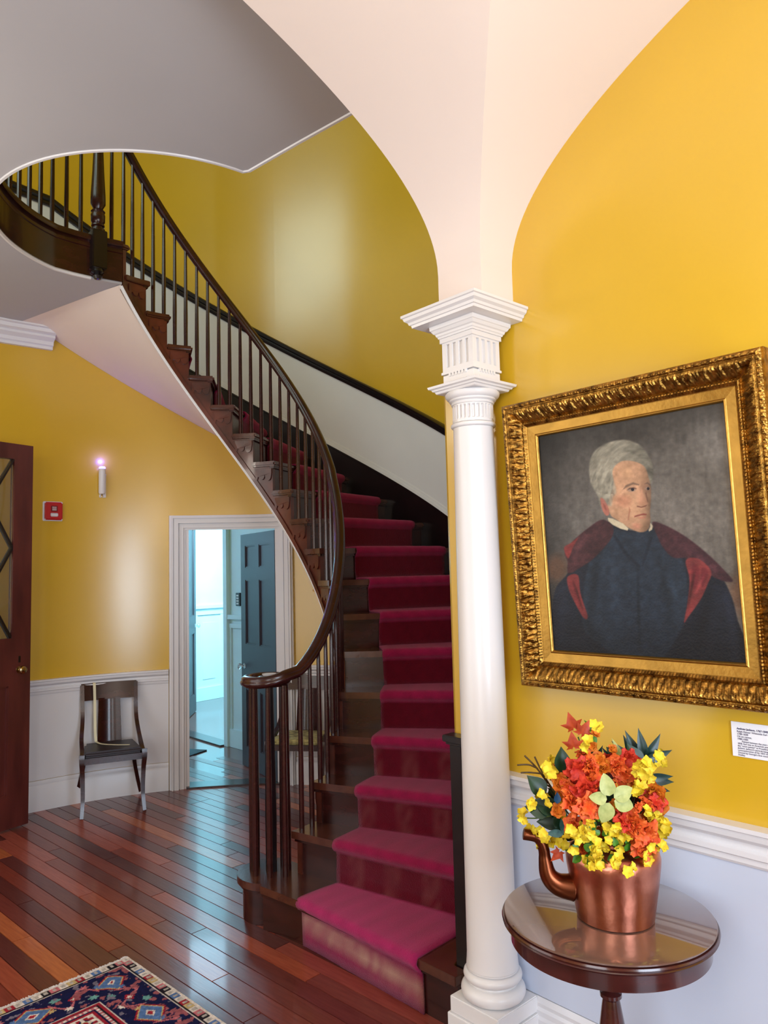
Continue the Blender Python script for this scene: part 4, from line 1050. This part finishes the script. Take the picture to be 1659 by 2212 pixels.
for x, y, dx, dy in [(1285, 1580, -.4, 1), (1290, 1610, .2, 1), (1282, 1660, .0, 1), (1295, 1655, .5, 1)]: instx('bud_leaf', bud, BP(x, y, -.01), B(dx, dy), .5, 1.1)

# ------------------------------------------------------------------ rug
def rug():
    RT = thing('oriental_rug', 'navy and red oriental rug with pale fringe at the bottom left', 'rug', (1.318, 3.075, 0.0), R_(4.3))
    Lu, Lv = 1.25, 1.75; nu, nv = 330, 460
    U, V_ = np.meshgrid(np.linspace(0, Lu, nu), np.linspace(0, Lv, nv), indexing='ij')
    # motif frame: distance to nearest edge and coordinate along it
    d = np.minimum(U, V_); top = V_ < U     # top: band along the u direction
    s = np.where(top, U, V_)
    C = np.zeros(U.shape+(3,))
    n1 = fbm(U, V_, .03, 3, 4); n2 = fbm(U, V_, .008, 2, 5)
    col = lambda r, g, b: np.array([r, g, b], float)
    navy, red, pink, cream, blue, teal, tan, black = col(24, 26, 66), col(158, 36, 52), col(196, 110, 118), col(222, 212, 202), col(86, 118, 168), col(110, 164, 158), col(196, 172, 118), col(30, 24, 34)
    def put(m_, c):
        C[m_] = c
    put(d >= 0, navy)
    # outer guard stripe of alternating blocks
    g_ = (d < .045); k = np.floor(s/.032).astype(int); pal = [cream, pink, black, cream, blue, cream, red, tan]
    for i in range(8): put(g_ & (k % 8 == i), pal[i])
    put(g_ & (np.abs((s/.032) % 1-.5) < .2) & (np.abs(d-.024) < .009), cream*.82)
    put((d < .008), cream); put((d > .041) & (d < .047), black); put((d > .047) & (d < .053), cream)
    # main border motifs
    b0, b1 = .053, .225; mid = (b0+b1)/2; mb = (d > b0) & (d < b1)
    per = .30; t = ((s+.02) % per)-per/2; e = d-mid
    hexa = np.abs(t)/.062+np.abs(e)/.045
    put(mb & (hexa < 1.35), red); put(mb & (hexa < 1.18), tan); put(mb & (hexa < 1.05), blue); put(mb & (hexa < .42), cream); put(mb & (hexa < .26), red)
    t2 = ((s+.02+per/2) % per)-per/2
    cur = np.abs(e-.045*np.sin(t2*42)) ; put(mb & (cur < .007) & (np.abs(t2) < .085), pink)
    for (ct, ce, rr, c) in [(-.05, .045, .016, teal), (.055, -.04, .017, teal), (.0, .0, .020, red), (.04, .05, .013, cream), (-.055, -.045, .014, pink), (.0, .0, .010, cream), (.09, .02, .012, tan), (-.09, -.015, .012, blue)]:
        put(mb & (np.hypot(t2-ct, (e-ce)*1.2)+.004*np.sin(np.arctan2(e-ce, t2-ct)*6) < rr), c)
    put(mb & (n1 > .66) & (hexa > 1.4), pink*.8); put(mb & (n1 < .30) & (hexa > 1.4), col(150, 140, 160)*.8)
    # inner guards
    for a0, a1, c in [(.225, .231, cream), (.231, .243, red), (.243, .247, black), (.247, .262, pink), (.262, .267, navy)]: put((d > a0) & (d <= a1), c)
    put((d > .249) & (d < .260) & ((s/.018) % 1 < .5), cream)
    fld = d > .267; put(fld, red)
    gx, gy = ((U-.267) % .115)-.0575, ((V_-.267) % .115)-.0575
    q = np.maximum(np.abs(gx), np.abs(gy)); dd = np.abs(gx)+np.abs(gy)
    put(fld & (np.abs(q-.042) < .004), cream); put(fld & (dd < .034), navy); put(fld & (dd < .024), tan); put(fld & (dd < .014), red)
    put(fld & (d < .36) & (np.abs(((s/.028) % 1)-.5) < .22) & (np.abs(d-.30) < .012), cream); put(fld & (d < .36) & (np.abs(d-.335) < .006) & ((s/.02) % 1 < .6), teal)
    C = np.clip(C*(.8+.35*n2[..., None]), 0, 255)/255; C = np.where(C <= .04045, C/12.92, ((C+.055)/1.055)**2.4)
    z = .009+.0006*n2
    Vv = np.stack([-U, -V_, z], -1).reshape(-1, 3); idx = np.arange(nu*nv).reshape(nu, nv)
    F = np.stack([idx[:-1, :-1], idx[1:, :-1], idx[1:, 1:], idx[:-1, 1:]], -1).reshape(-1, 4)
    me = bpy.data.meshes.new('pile'); me.from_pydata(Vv.tolist(), [], F.tolist())
    ca = me.color_attributes.new('Col', 'FLOAT_COLOR', 'POINT'); ca.data.foreach_set('color', np.concatenate([C.reshape(-1, 3), np.ones((nu*nv, 1))], 1).astype(np.float32).ravel())
    me.materials.append(RUGM); o = bpy.data.objects.new('pile', me); COL.objects.link(o); o.parent = RT
    G().box(-Lu, 0, -Lv, 0, .0008, .0085).build('backing', FRNG, RT)
    g = G(); x = 0
    while x < Lu:
        l_ = random.uniform(.014, .024); w_ = .0035; sx = random.uniform(-.004, .004)
        g.add([(-x, -.003, .009), (-x-w_, -.003, .009), (-x-w_+sx, l_, .002), (-x+sx, l_, .002), (-x-w_/2, -.003, .012), (-x-w_/2+sx, l_, .005)], [(0, 1, 4), (3, 5, 2), (0, 4, 5, 3), (4, 1, 2, 5), (0, 3, 2, 1)]); x += .0055
    g.build('fringe', FRNG, RT, kind='stuff')
rug()

# ------------------------------------------------------------------ klismos chairs
def chair(label, loc, rz, seatm, ribbon):
    t = thing('side_chair', label, 'chair', loc, rz)
    # local: x to the sitter's left..., y=0 front, +y back
    wf, wb, dp, hs = .195, .165, .34, .368
    g = G().prism([(-wf-.012, -.01), (wf+.012, -.01), (wb+.012, dp), (-wb-.012, dp)], hs-.035, hs+.005); bevel(g.build('seat_rail', MAH, t), .005)
    P = [(-wf+.01, .0), (wf-.01, .0), (wb-.002, dp-.02), (-wb+.002, dp-.02)]
    c = bevel(G().prism(P, hs+.006, hs+.042).build('seat', seatm, t, label='upholstered seat'), .014, 3)
    for s_ in (-1, 1):
        pf = cr3([(s_*wf, .0, hs+.03), (s_*wf, -.005, hs-.02), (s_*(wf-.005), .012, .26), (s_*(wf-.008), .01, .12), (s_*wf, -.015, 0)])
        n_ = len(pf); G().sweep(pf, [(-.015, -.013), (.015, -.013), (.015, .013), (-.015, .013)], upv=(0, 1, 0), scale=[1.15-.45*k/n_ for k in range(n_)]).build('leg', MAH, t, True)
        pb = cr3([(s_*wb, dp-.01, hs-.01), (s_*wb, dp+.0, hs-.08), (s_*(wb+.012), dp+.02, .20), (s_*(wb+.055), dp+.075, .0)])
        n_ = len(pb); G().sweep(pb, [(-.014, -.013), (.014, -.013), (.014, .013), (-.014, .013)], upv=(0, 1, 0), scale=[1.1-.35*k/n_ for k in range(n_)]).build('leg', MAH, t, True)
        po = cr3([(s_*(wf-.0), .03, hs+.0), (s_*(wf-.005), .10, hs+.03), (s_*(wb+.022), dp-.10, hs+.09), (s_*(wb+.012), dp-.02, hs+.20), (s_*(wb+.012), dp+.015, hs+.33), (s_*(wb+.014), dp+.04, hs+.43)])
        G().sweep(po, [(-.013, -.014), (.013, -.014), (.013, .014), (-.013, .014)], upv=(0, 1, 0)).build('back_post', MAH, t, True)
    # curved crest board and splat
    def board(x0, x1, z0, z1, lean0, lean1, name, taper=0):
        V = []; n_ = 10
        for z, y_, k in ((z0, lean0, 1-taper), (z1, lean1, 1)):
            for th in (0, .014):
                for i in range(n_+1):
                    f = i/n_*2-1; x = ((x0+x1)/2)+(x1-x0)/2*f*k; V.append((x, y_+th+.022*(1-f*f), z))
        m_ = n_+1; F = []
        for i in range(n_):
            F += [(i, i+1, 2*m_+i+1, 2*m_+i), (m_+i, 3*m_+i, 3*m_+i+1, m_+i+1), (i, m_+i, m_+i+1, i+1), (2*m_+i, 2*m_+i+1, 3*m_+i+1, 3*m_+i)]
        F += [(0, 2*m_, 3*m_, m_), (n_, m_+n_, 3*m_+n_, 2*m_+n_)]
        G().add(V, F).build(name, MAH, t, True)
    board(-wb-.020, wb+.020, hs+.325, hs+.440, dp+.005, dp+.035, 'crest_rail')
    board(-.072, .072, hs+.0, hs+.335, dp-.03, dp+.01, 'splat', -.12)
    if ribbon:
        o = mesh('ribbon', *(lambda g: (g.V, g.F))(G().sweep(cr3([(-.10, dp+.028, hs+.444), (-.10, dp+.002, hs+.425), (-.097, dp-.003, hs+.30), (-.095, dp-.025, hs+.12), (-.09, dp-.04, hs+.052)]), [(-.009, 0), (.009, 0), (.009, .0025), (-.009, .0025)], upv=(0, -1, .2))), CREAM, None, True)
        return t, o
    return t, None
c1, rb = chair('dark mahogany side chair with black seat standing by the doorway under the red alarm', (2.035, 4.985, .001), R_(-17.4), SEATD, True)
Mc = Matrix.Translation((2.035, 4.985, .001)) @ Matrix.Rotation(R_(-17.4), 4, 'Z')
rb.data.transform(Mc)
gg = G().sweep([Mc @ Vector(p) for p in cr3([(-.09, .30, .4175), (-.06, .22, .4145), (.02, .14, .4145), (.11, .09, .4145)])], [(-.008, 0), (.008, 0), (.008, .0022), (-.008, .0022)])
off_ = len(rb.data.vertices)
bm = bmesh.new(); bm.from_mesh(rb.data)
vs_ = [bm.verts.new(v) for v in gg.V]
for f in gg.F: bm.faces.new([vs_[i] for i in f])
bm.to_mesh(rb.data); bm.free()
rb['label'] = 'cream barrier ribbon draped over the chair back and across its black seat'; rb['category'] = 'ribbon'
chair('dark side chair with yellow floral seat behind the stair balusters', (3.03, 4.33, .001), R_(-51), SEATF, False)

# ------------------------------------------------------------------ wall fittings
def on_wall(u, v): 
    p, n_ = dirpt(u, v); ang = math.atan2(n_[1], n_[0])
    return p, n_, ang
def wm(p, ang, z): return Matrix.Translation((p.x, p.y, z)) @ Matrix.Rotation(ang-PI/2, 4, 'Z')   # local +y away from wall
p, n_, ang = on_wall(1.773, 5.43)
FA = thing('fire_alarm', 'small red fire alarm box on the yellow wall above the chair', 'fire alarm', (p.x, p.y, 2.02), ang-PI/2)
o = bevel(G().box(-.066, .066, .0015, .014, -.068, .068).build('back_plate', WPL, FA), .004)
o = bevel(G().box(-.058, .058, .0145, .045, -.062, .062).build('housing', RED, FA), .008, 3)
bevel(G().box(-.026, .026, .0452, .053, -.040, -.014).build('strobe_lens', WPL, FA, label='clear strobe lens'), .004)
bevel(G().box(-.022, .022, .0452, .049, -.004, .036).build('sounder_grille', mat('dark_red_plastic', (120, 10, 16), .5, vary=.05), FA), .002)
for k in range(4): G().box(-.014, .014, .0492, .0502, .004+k*.007, .007+k*.007).build('grille_slot', WPL, FA)
p, n_, ang = on_wall(2.115, 5.43)
SN = thing('wall_lamp', 'white tubular wall lamp with violet glow at its top', 'wall lamp', (p.x, p.y, 2.14), ang-PI/2)
bevel(G().box(-.032, .014, .0015, .010, -.01, .165).build('back_plate', WPL, SN), .002)
G().lathe([(.001, .012), (.018, .012), (.024, .02), (.024, .195), (.001, .195)], 0, .038, 24).build('tube', WPL, SN, True)
G().lathe([(.001, .1955), (.023, .1955), (.023, .208), (.018, .212), (.001, .213)], 0, .038, 24).build('glowing_cap', LEDP, SN, True, label='violet-blue lit cap')
G().lathe([(.001, -.012), (.006, -.01), (.007, 0), (.004, .0115), (.001, .0118)], 0, .038, 12).build('pull_knob', BRASS, SN, True)
point('wall_lamp_light', (p.x+n_[0]*.05, p.y+n_[1]*.05, 2.40), .015, 2.6, (.035, .035, 1))
# small gilt frame under the stairs
p, n_, ang = on_wall(3.44, 4.47)
SF = thing('small_gilt_frame', 'small gilt picture frame on yellow wall under the stairs', 'picture frame', (p.x, p.y, 1.62), ang-PI/2)
for (x0, x1, z0, z1) in ((-.11, .11, -.212, -.19), (-.11, .11, .19, .212), (-.11, -.088, -.19, .19), (.088, .11, -.19, .19)):
    bevel(G().box(x0, x1, .002, .022, z0, z1).build('frame_rail', GOLD, SF), .004)
G().box(-.088, .088, .002, .008, -.19, .19).build('picture', mat('faded_print', (214, 168, 40), .6, vary=.1), SF)

# ------------------------------------------------------------------ doorway casing
CS = empty('door_casing', kind='structure')
def cbox(a0, a1, z0, z1, d0, d1, name):
    g = G(); n_ = max(2, int(abs(a1-a0)/1.0)+1); V = []
    for k in range(n_+1):
        a = a0+(a1-a0)*k/n_; r = rw(a)
        for rr, z in ((r-d0, z0), (r-d1, z0), (r-d1, z1), (r-d0, z1)): V.append((*pt(a, rr), z))
    F = [(i*4+k, (i+1)*4+k, (i+1)*4+(k+1) % 4, i*4+(k+1) % 4) for i in range(n_) for k in range(4)]+[(0, 1, 2, 3), (n_*4+3, n_*4+2, n_*4+1, n_*4)]
    return g.add(V, F).build(name, WHT, CS, True)
zi, zo = 1.892, 2.0
bands = [(0, .012, .030), (.012, .024, .052), (.024, .032, .034), (.032, .064, .042), (.064, .072, .018), (.072, .080, .030), (.080, .102, .024), (.102, .118, .010)]   # from outside in: w0,w1,proud
tot = .118; deg = lambda w_: math.degrees(w_/1.735)
for w0, w1, pr in bands:
    h0, h1 = zo-(zo-zi)*w0/tot, zo-(zo-zi)*w1/tot
    cbox(D1+deg(tot-w1), D1+deg(tot-w0), 0, h0, 0.001, pr, 'casing_moulding')
    cbox(D0-deg(tot-w0), D0-deg(tot-w1), 0, h0, 0.001, pr, 'casing_moulding')
    cbox(D0-deg(tot-w1), D1+deg(tot-w1), h1, h0, 0.001, pr, 'casing_moulding')
g = G()
for aj, da in ((D1, -.8), (D0, .8)):
    P = [pt(aj, rw(aj)), pt(aj, rw(aj)+.15), pt(aj+da, rw(aj)+.15), pt(aj+da, rw(aj)-.0)]
    g.prism(P, 0, 1.9)
g.build('jamb', WHT, CS)
# threshold
g = G(); P = [pt(a, rw(a)-.035) for a in range(D0, D1+1)]+[pt(a, rw(a)+.12) for a in range(D1, D0-1, -1)]
g.prism(P, .0005, .012).build('threshold', MAH, CS)

# ------------------------------------------------------------------ rooms beyond the doorway
FB = mat('blue_lit_boards', (112, 62, 52), .16, rgb2=(74, 40, 38), vscale=7, stretch=(1, 10, 1), coat=.4)
g = G().prism([pt(D0-6, 1.73), (3.62, 4.5), (6.6, 4.5), (6.6, 9.6), (.9, 9.6), (.9, 5.75), pt(97, 2.0), pt(D1+6, 1.80)]+[pt(a, 1.80) for a in range(D1, D0-1, -4)], -.03, -.0015)
g.build('floor_back_rooms', FB, kind='structure')
def panelled(name, p0, p1, H_, flip=1, rail=1.17):
    e = empty(name, kind='structure')
    d = (Vector(p1)-Vector(p0)); L_ = d.length; d.normalize(); n_ = Vector((-d.y, d.x))*flip
    def slab(s0, s1, z0, z1, d0, d1, nm):
        P = [Vector(p0)+d*s0+n_*d0, Vector(p0)+d*s1+n_*d0, Vector(p0)+d*s1+n_*d1, Vector(p0)+d*s0+n_*d1]
        return G().prism([(q.x, q.y) for q in P], z0, z1).build(nm, ROOMW, e)
    slab(0, L_, 0, H_, -.1, 0, 'wall_plaster')
    slab(0, L_, rail-.02, rail+.02, 0, .035, 'wall_cap'); slab(0, L_, rail-.10, rail-.06, 0, .018, 'frieze'); slab(0, L_, 0, .16, 0, .022, 'skirting')
    k = max(1, int(L_/.42)); w_ = L_/k
    for i in range(k+1):
        s_ = min(max(i*w_, .035), L_-.035); slab(s_-.035, s_+.035, .16, rail-.10, 0, .014, 'stile')
    for i in range(k): slab(i*w_+.12, (i+1)*w_-.12, .26, rail-.2, 0, .006, 'panel')
    return e
panelled('wall_back_room', (6.3, 9.0), (3.7, 8.5), 3.1, 1)
panelled('wall_passage', (3.60, 6.19), (3.64, 4.9), 3.1, -1)
G().box(3.56, 3.70, 6.15, 6.21, 0, 3.1).build('door_frame_edge', ROOMW, kind='structure')
G().box(3.58, 3.70, 6.21, 9.0, 2.55, 3.1).build('wall_passage_lintel', ROOMW, kind='structure')
G().box(3.58, 3.70, 7.25, 8.6, 0, 3.1).build('wall_passage_end', ROOMW, kind='structure')
G().box(3.52, 3.66, 6.21, 7.25, -.001, .012).build('threshold_passage', MAH, kind='structure')
G().box(6.3, 6.42, 4.5, 9.2, 0, 3.1).build('wall_room_side', ROOMW, kind='structure')
G().box(1.0, 3.6, 7.9, 8.0, 0, 3.1).build('wall_passage_back', ROOMW, kind='structure')
G().box(1.0, 1.1, 5.8, 8.0, 0, 3.1).build('wall_passage_left', ROOMW, kind='structure')
G().prism([(1.0, 5.75), (2.2, 5.75), (3.6, 4.9), (6.5, 4.4), (6.5, 9.4), (1.0, 9.4)], 3.1, 3.2).build('ceiling_back_rooms', CEIL, kind='structure')
# dark mat
o = G().prism([(3.02, 6.02), (3.36, 6.16), (3.10, 6.62), (2.78, 6.45)], .0, .008).build('floor_mat', MATB, label='dark mat on the floor of the blue-lit passage', category='mat')
# keypad on the passage wall
KPx = thing('keypad', 'small black keypad on the pale wall beside the slate door', 'keypad', (3.598, 5.985, 1.33), PI/2)
bevel(G().box(-.035, .035, .001, .018, -.06, .06).build('case', BLK, KPx), .003)
for r_ in range(4):
    for c_ in range(2): G().box(-.018+c_*.02, -.004+c_*.02, .0182, .021, -.045+r_*.024, -.030+r_*.024).build('key', WPL, KPx)

# ------------------------------------------------------------------ panelled doors
def leaf(name, p0, p1, H_, th, m, panels, knob=None, z0=.006, knobm=BRASS, arched=False):
    """door leaf from hinge p0 to free edge p1; local x along, y across"""
    d = Vector(p1)-Vector(p0); L_ = d.length
    e = empty(name, (p0[0], p0[1], z0), math.atan2(d.y, d.x), kind='structure')
    # stiles and rails left proud of recessed panels
    xs_ = sorted({0, L_}|{p[0] for p in panels}|{p[1] for p in panels}); zs_ = sorted({0, H_}|{p[2] for p in panels}|{p[3] for p in panels})
    def inp(x, z): return any(p[0] <= x <= p[1] and p[2] <= z <= p[3] for p in panels)
    g = G()
    for i in range(len(xs_)-1):
        for k in range(len(zs_)-1):
            if not inp((xs_[i]+xs_[i+1])/2, (zs_[k]+zs_[k+1])/2): g.box(xs_[i], xs_[i+1], -th/2, th/2, zs_[k], zs_[k+1])
    g.build('door_frame', m, e)
    for p in panels:
        if len(p) > 4: continue
        bevel(G().box(p[0]+.001, p[1]-.001, -th/2+.012, th/2-.012, p[2]+.001, p[3]-.001).build('panel', m, e), .001)
        for yy in (-th/2+.004, th/2-.012):
            g = G(); w_ = .009
            g.box(p[0], p[1], yy, yy+.008, p[2], p[2]+w_).box(p[0], p[1], yy, yy+.008, p[3]-w_, p[3]).box(p[0], p[0]+w_, yy, yy+.008, p[2], p[3]).box(p[1]-w_, p[1], yy, yy+.008, p[2], p[3])
            g.build('panel_moulding', m, e)
    if knob:
        for s_ in (-1, 1):
            g = G().lathe([(.001, 0), (.022, 0), (.022, .003), (.009, .005), (.009, .022), (.018, .026), (.026, .038), (.024, .05), (.014, .057), (.001, .058)], 0, 0, 24)
            T = Matrix.Translation((knob[0], s_*(th/2+.0005), knob[1])) @ Matrix.Rotation(-s_*PI/2, 4, 'X')
            g.V = [tuple(T @ Vector(v)) for v in g.V]; g.build('knob', knobm, e, True)
    return e, L_
# slate six-panel door standing open into the passage
Lw = .672; pz = [(.12, .42), (.56, 1.12), (1.22, 1.62)]
pn = []
for x0, x1 in ((.09, .30), (.37, .58)):
    pn += [(x0, x1, .16, .62), (x0, x1, .98, 1.50), (x0, x1, 1.60, 1.78)]
e, _ = leaf('door_1', (3.217, 4.80), (3.322, 5.462), 1.875, .04, SLATE, pn, (.61, .80), knobm=GLASSK)
# far door leaf edge in the back room
e, _ = leaf('door_2', (3.74, 7.42), (4.25, 8.08), 2.3, .04, SLATE, [(.1, .36, .2, .9), (.46, .72, .2, .9), (.1, .36, 1.1, 2.1), (.46, .72, 1.1, 2.1)], (.78, .98), knobm=GLASSK)
# tall red-brown glazed door at the left
p0 = (.72, 4.94); p1 = (1.553, 5.178); Hd = 2.405
g1 = (.10, .8835-.085+.0-.0, 1.16, 2.30, 'glass'); Ld = (Vector(p1)-Vector(p0)).length
g1 = (.10, Ld-.128, 1.165, 2.305, 'glass')
e, _ = leaf('door_3', p0, p1, Hd, .045, DOORW, [g1, (.10, Ld-.145, .2, .87)], None, z0=.015)
bx = Ld-.075
for s_ in (-1, 1):
    g = G().lathe([(.001, 0), (.022, 0), (.022, .003), (.010, .005), (.009, .020), (.020, .026), (.026, .036), (.023, .048), (.012, .054), (.001, .055)], 0, 0, 24)
    T = Matrix.Translation((bx, s_*.023, .965)) @ Matrix.Rotation(-s_*PI/2, 4, 'X'); g.V = [tuple(T @ Vector(v)) for v in g.V]; g.build('knob', BRASS, e, True)
    G().box(bx-.007, bx+.007, s_*.023-.001, s_*.023+.001, 1.01, 1.05).build('keyhole_plate', BLK, e)
G().box(Ld+.0002, Ld+.006, -.008, .008, .95, .985).build('latch', BLK, e)
# glazing with diamond bars
gw = g1[1]-g1[0]; gh = g1[3]-g1[2]
G().box(g1[0], g1[1], -.003, .003, g1[2], g1[3]).build('pane', PANE, e)
def bar(x0, z0_, x1, z1_):
    G().sweep([(x0, -.012, z0_), (x1, -.012, z1_)], [(-.006, -.008), (.006, -.008), (.006, .008), (-.006, .008)], upv=(0, 1, 0)).build('glazing_bar', BLK, e)
    G().sweep([(x0, .012, z0_), (x1, .012, z1_)], [(-.006, -.008), (.006, -.008), (.006, .008), (-.006, .008)], upv=(0, 1, 0)).build('glazing_bar', BLK, e)
xm = (g1[0]+g1[1])/2; hh = gh/2
cells = []
for side in (0, 1):
    ex = g1[1] if side == 0 else g1[0]; sgx = -1 if side == 0 else 1; q = gw/4
    z4, z2, z0_ = g1[3], g1[2]+gh*.5, g1[2]
    cells += [(ex, z4, ex+sgx*2*q, z2+0), (ex, z2, ex+sgx*2*q, z4), (ex, z2, ex+sgx*2*q, z0_), (ex, z0_, ex+sgx*2*q, z2)]
for (xa, za, xb, zb) in cells:
    bar(xa, za, xb, zb)
# hinge post that carries the tall door
bevel(G().box(.64, .715, 4.88, 5.0, 0, 2.5).build('door_post', DOORW, kind='structure'), .004)
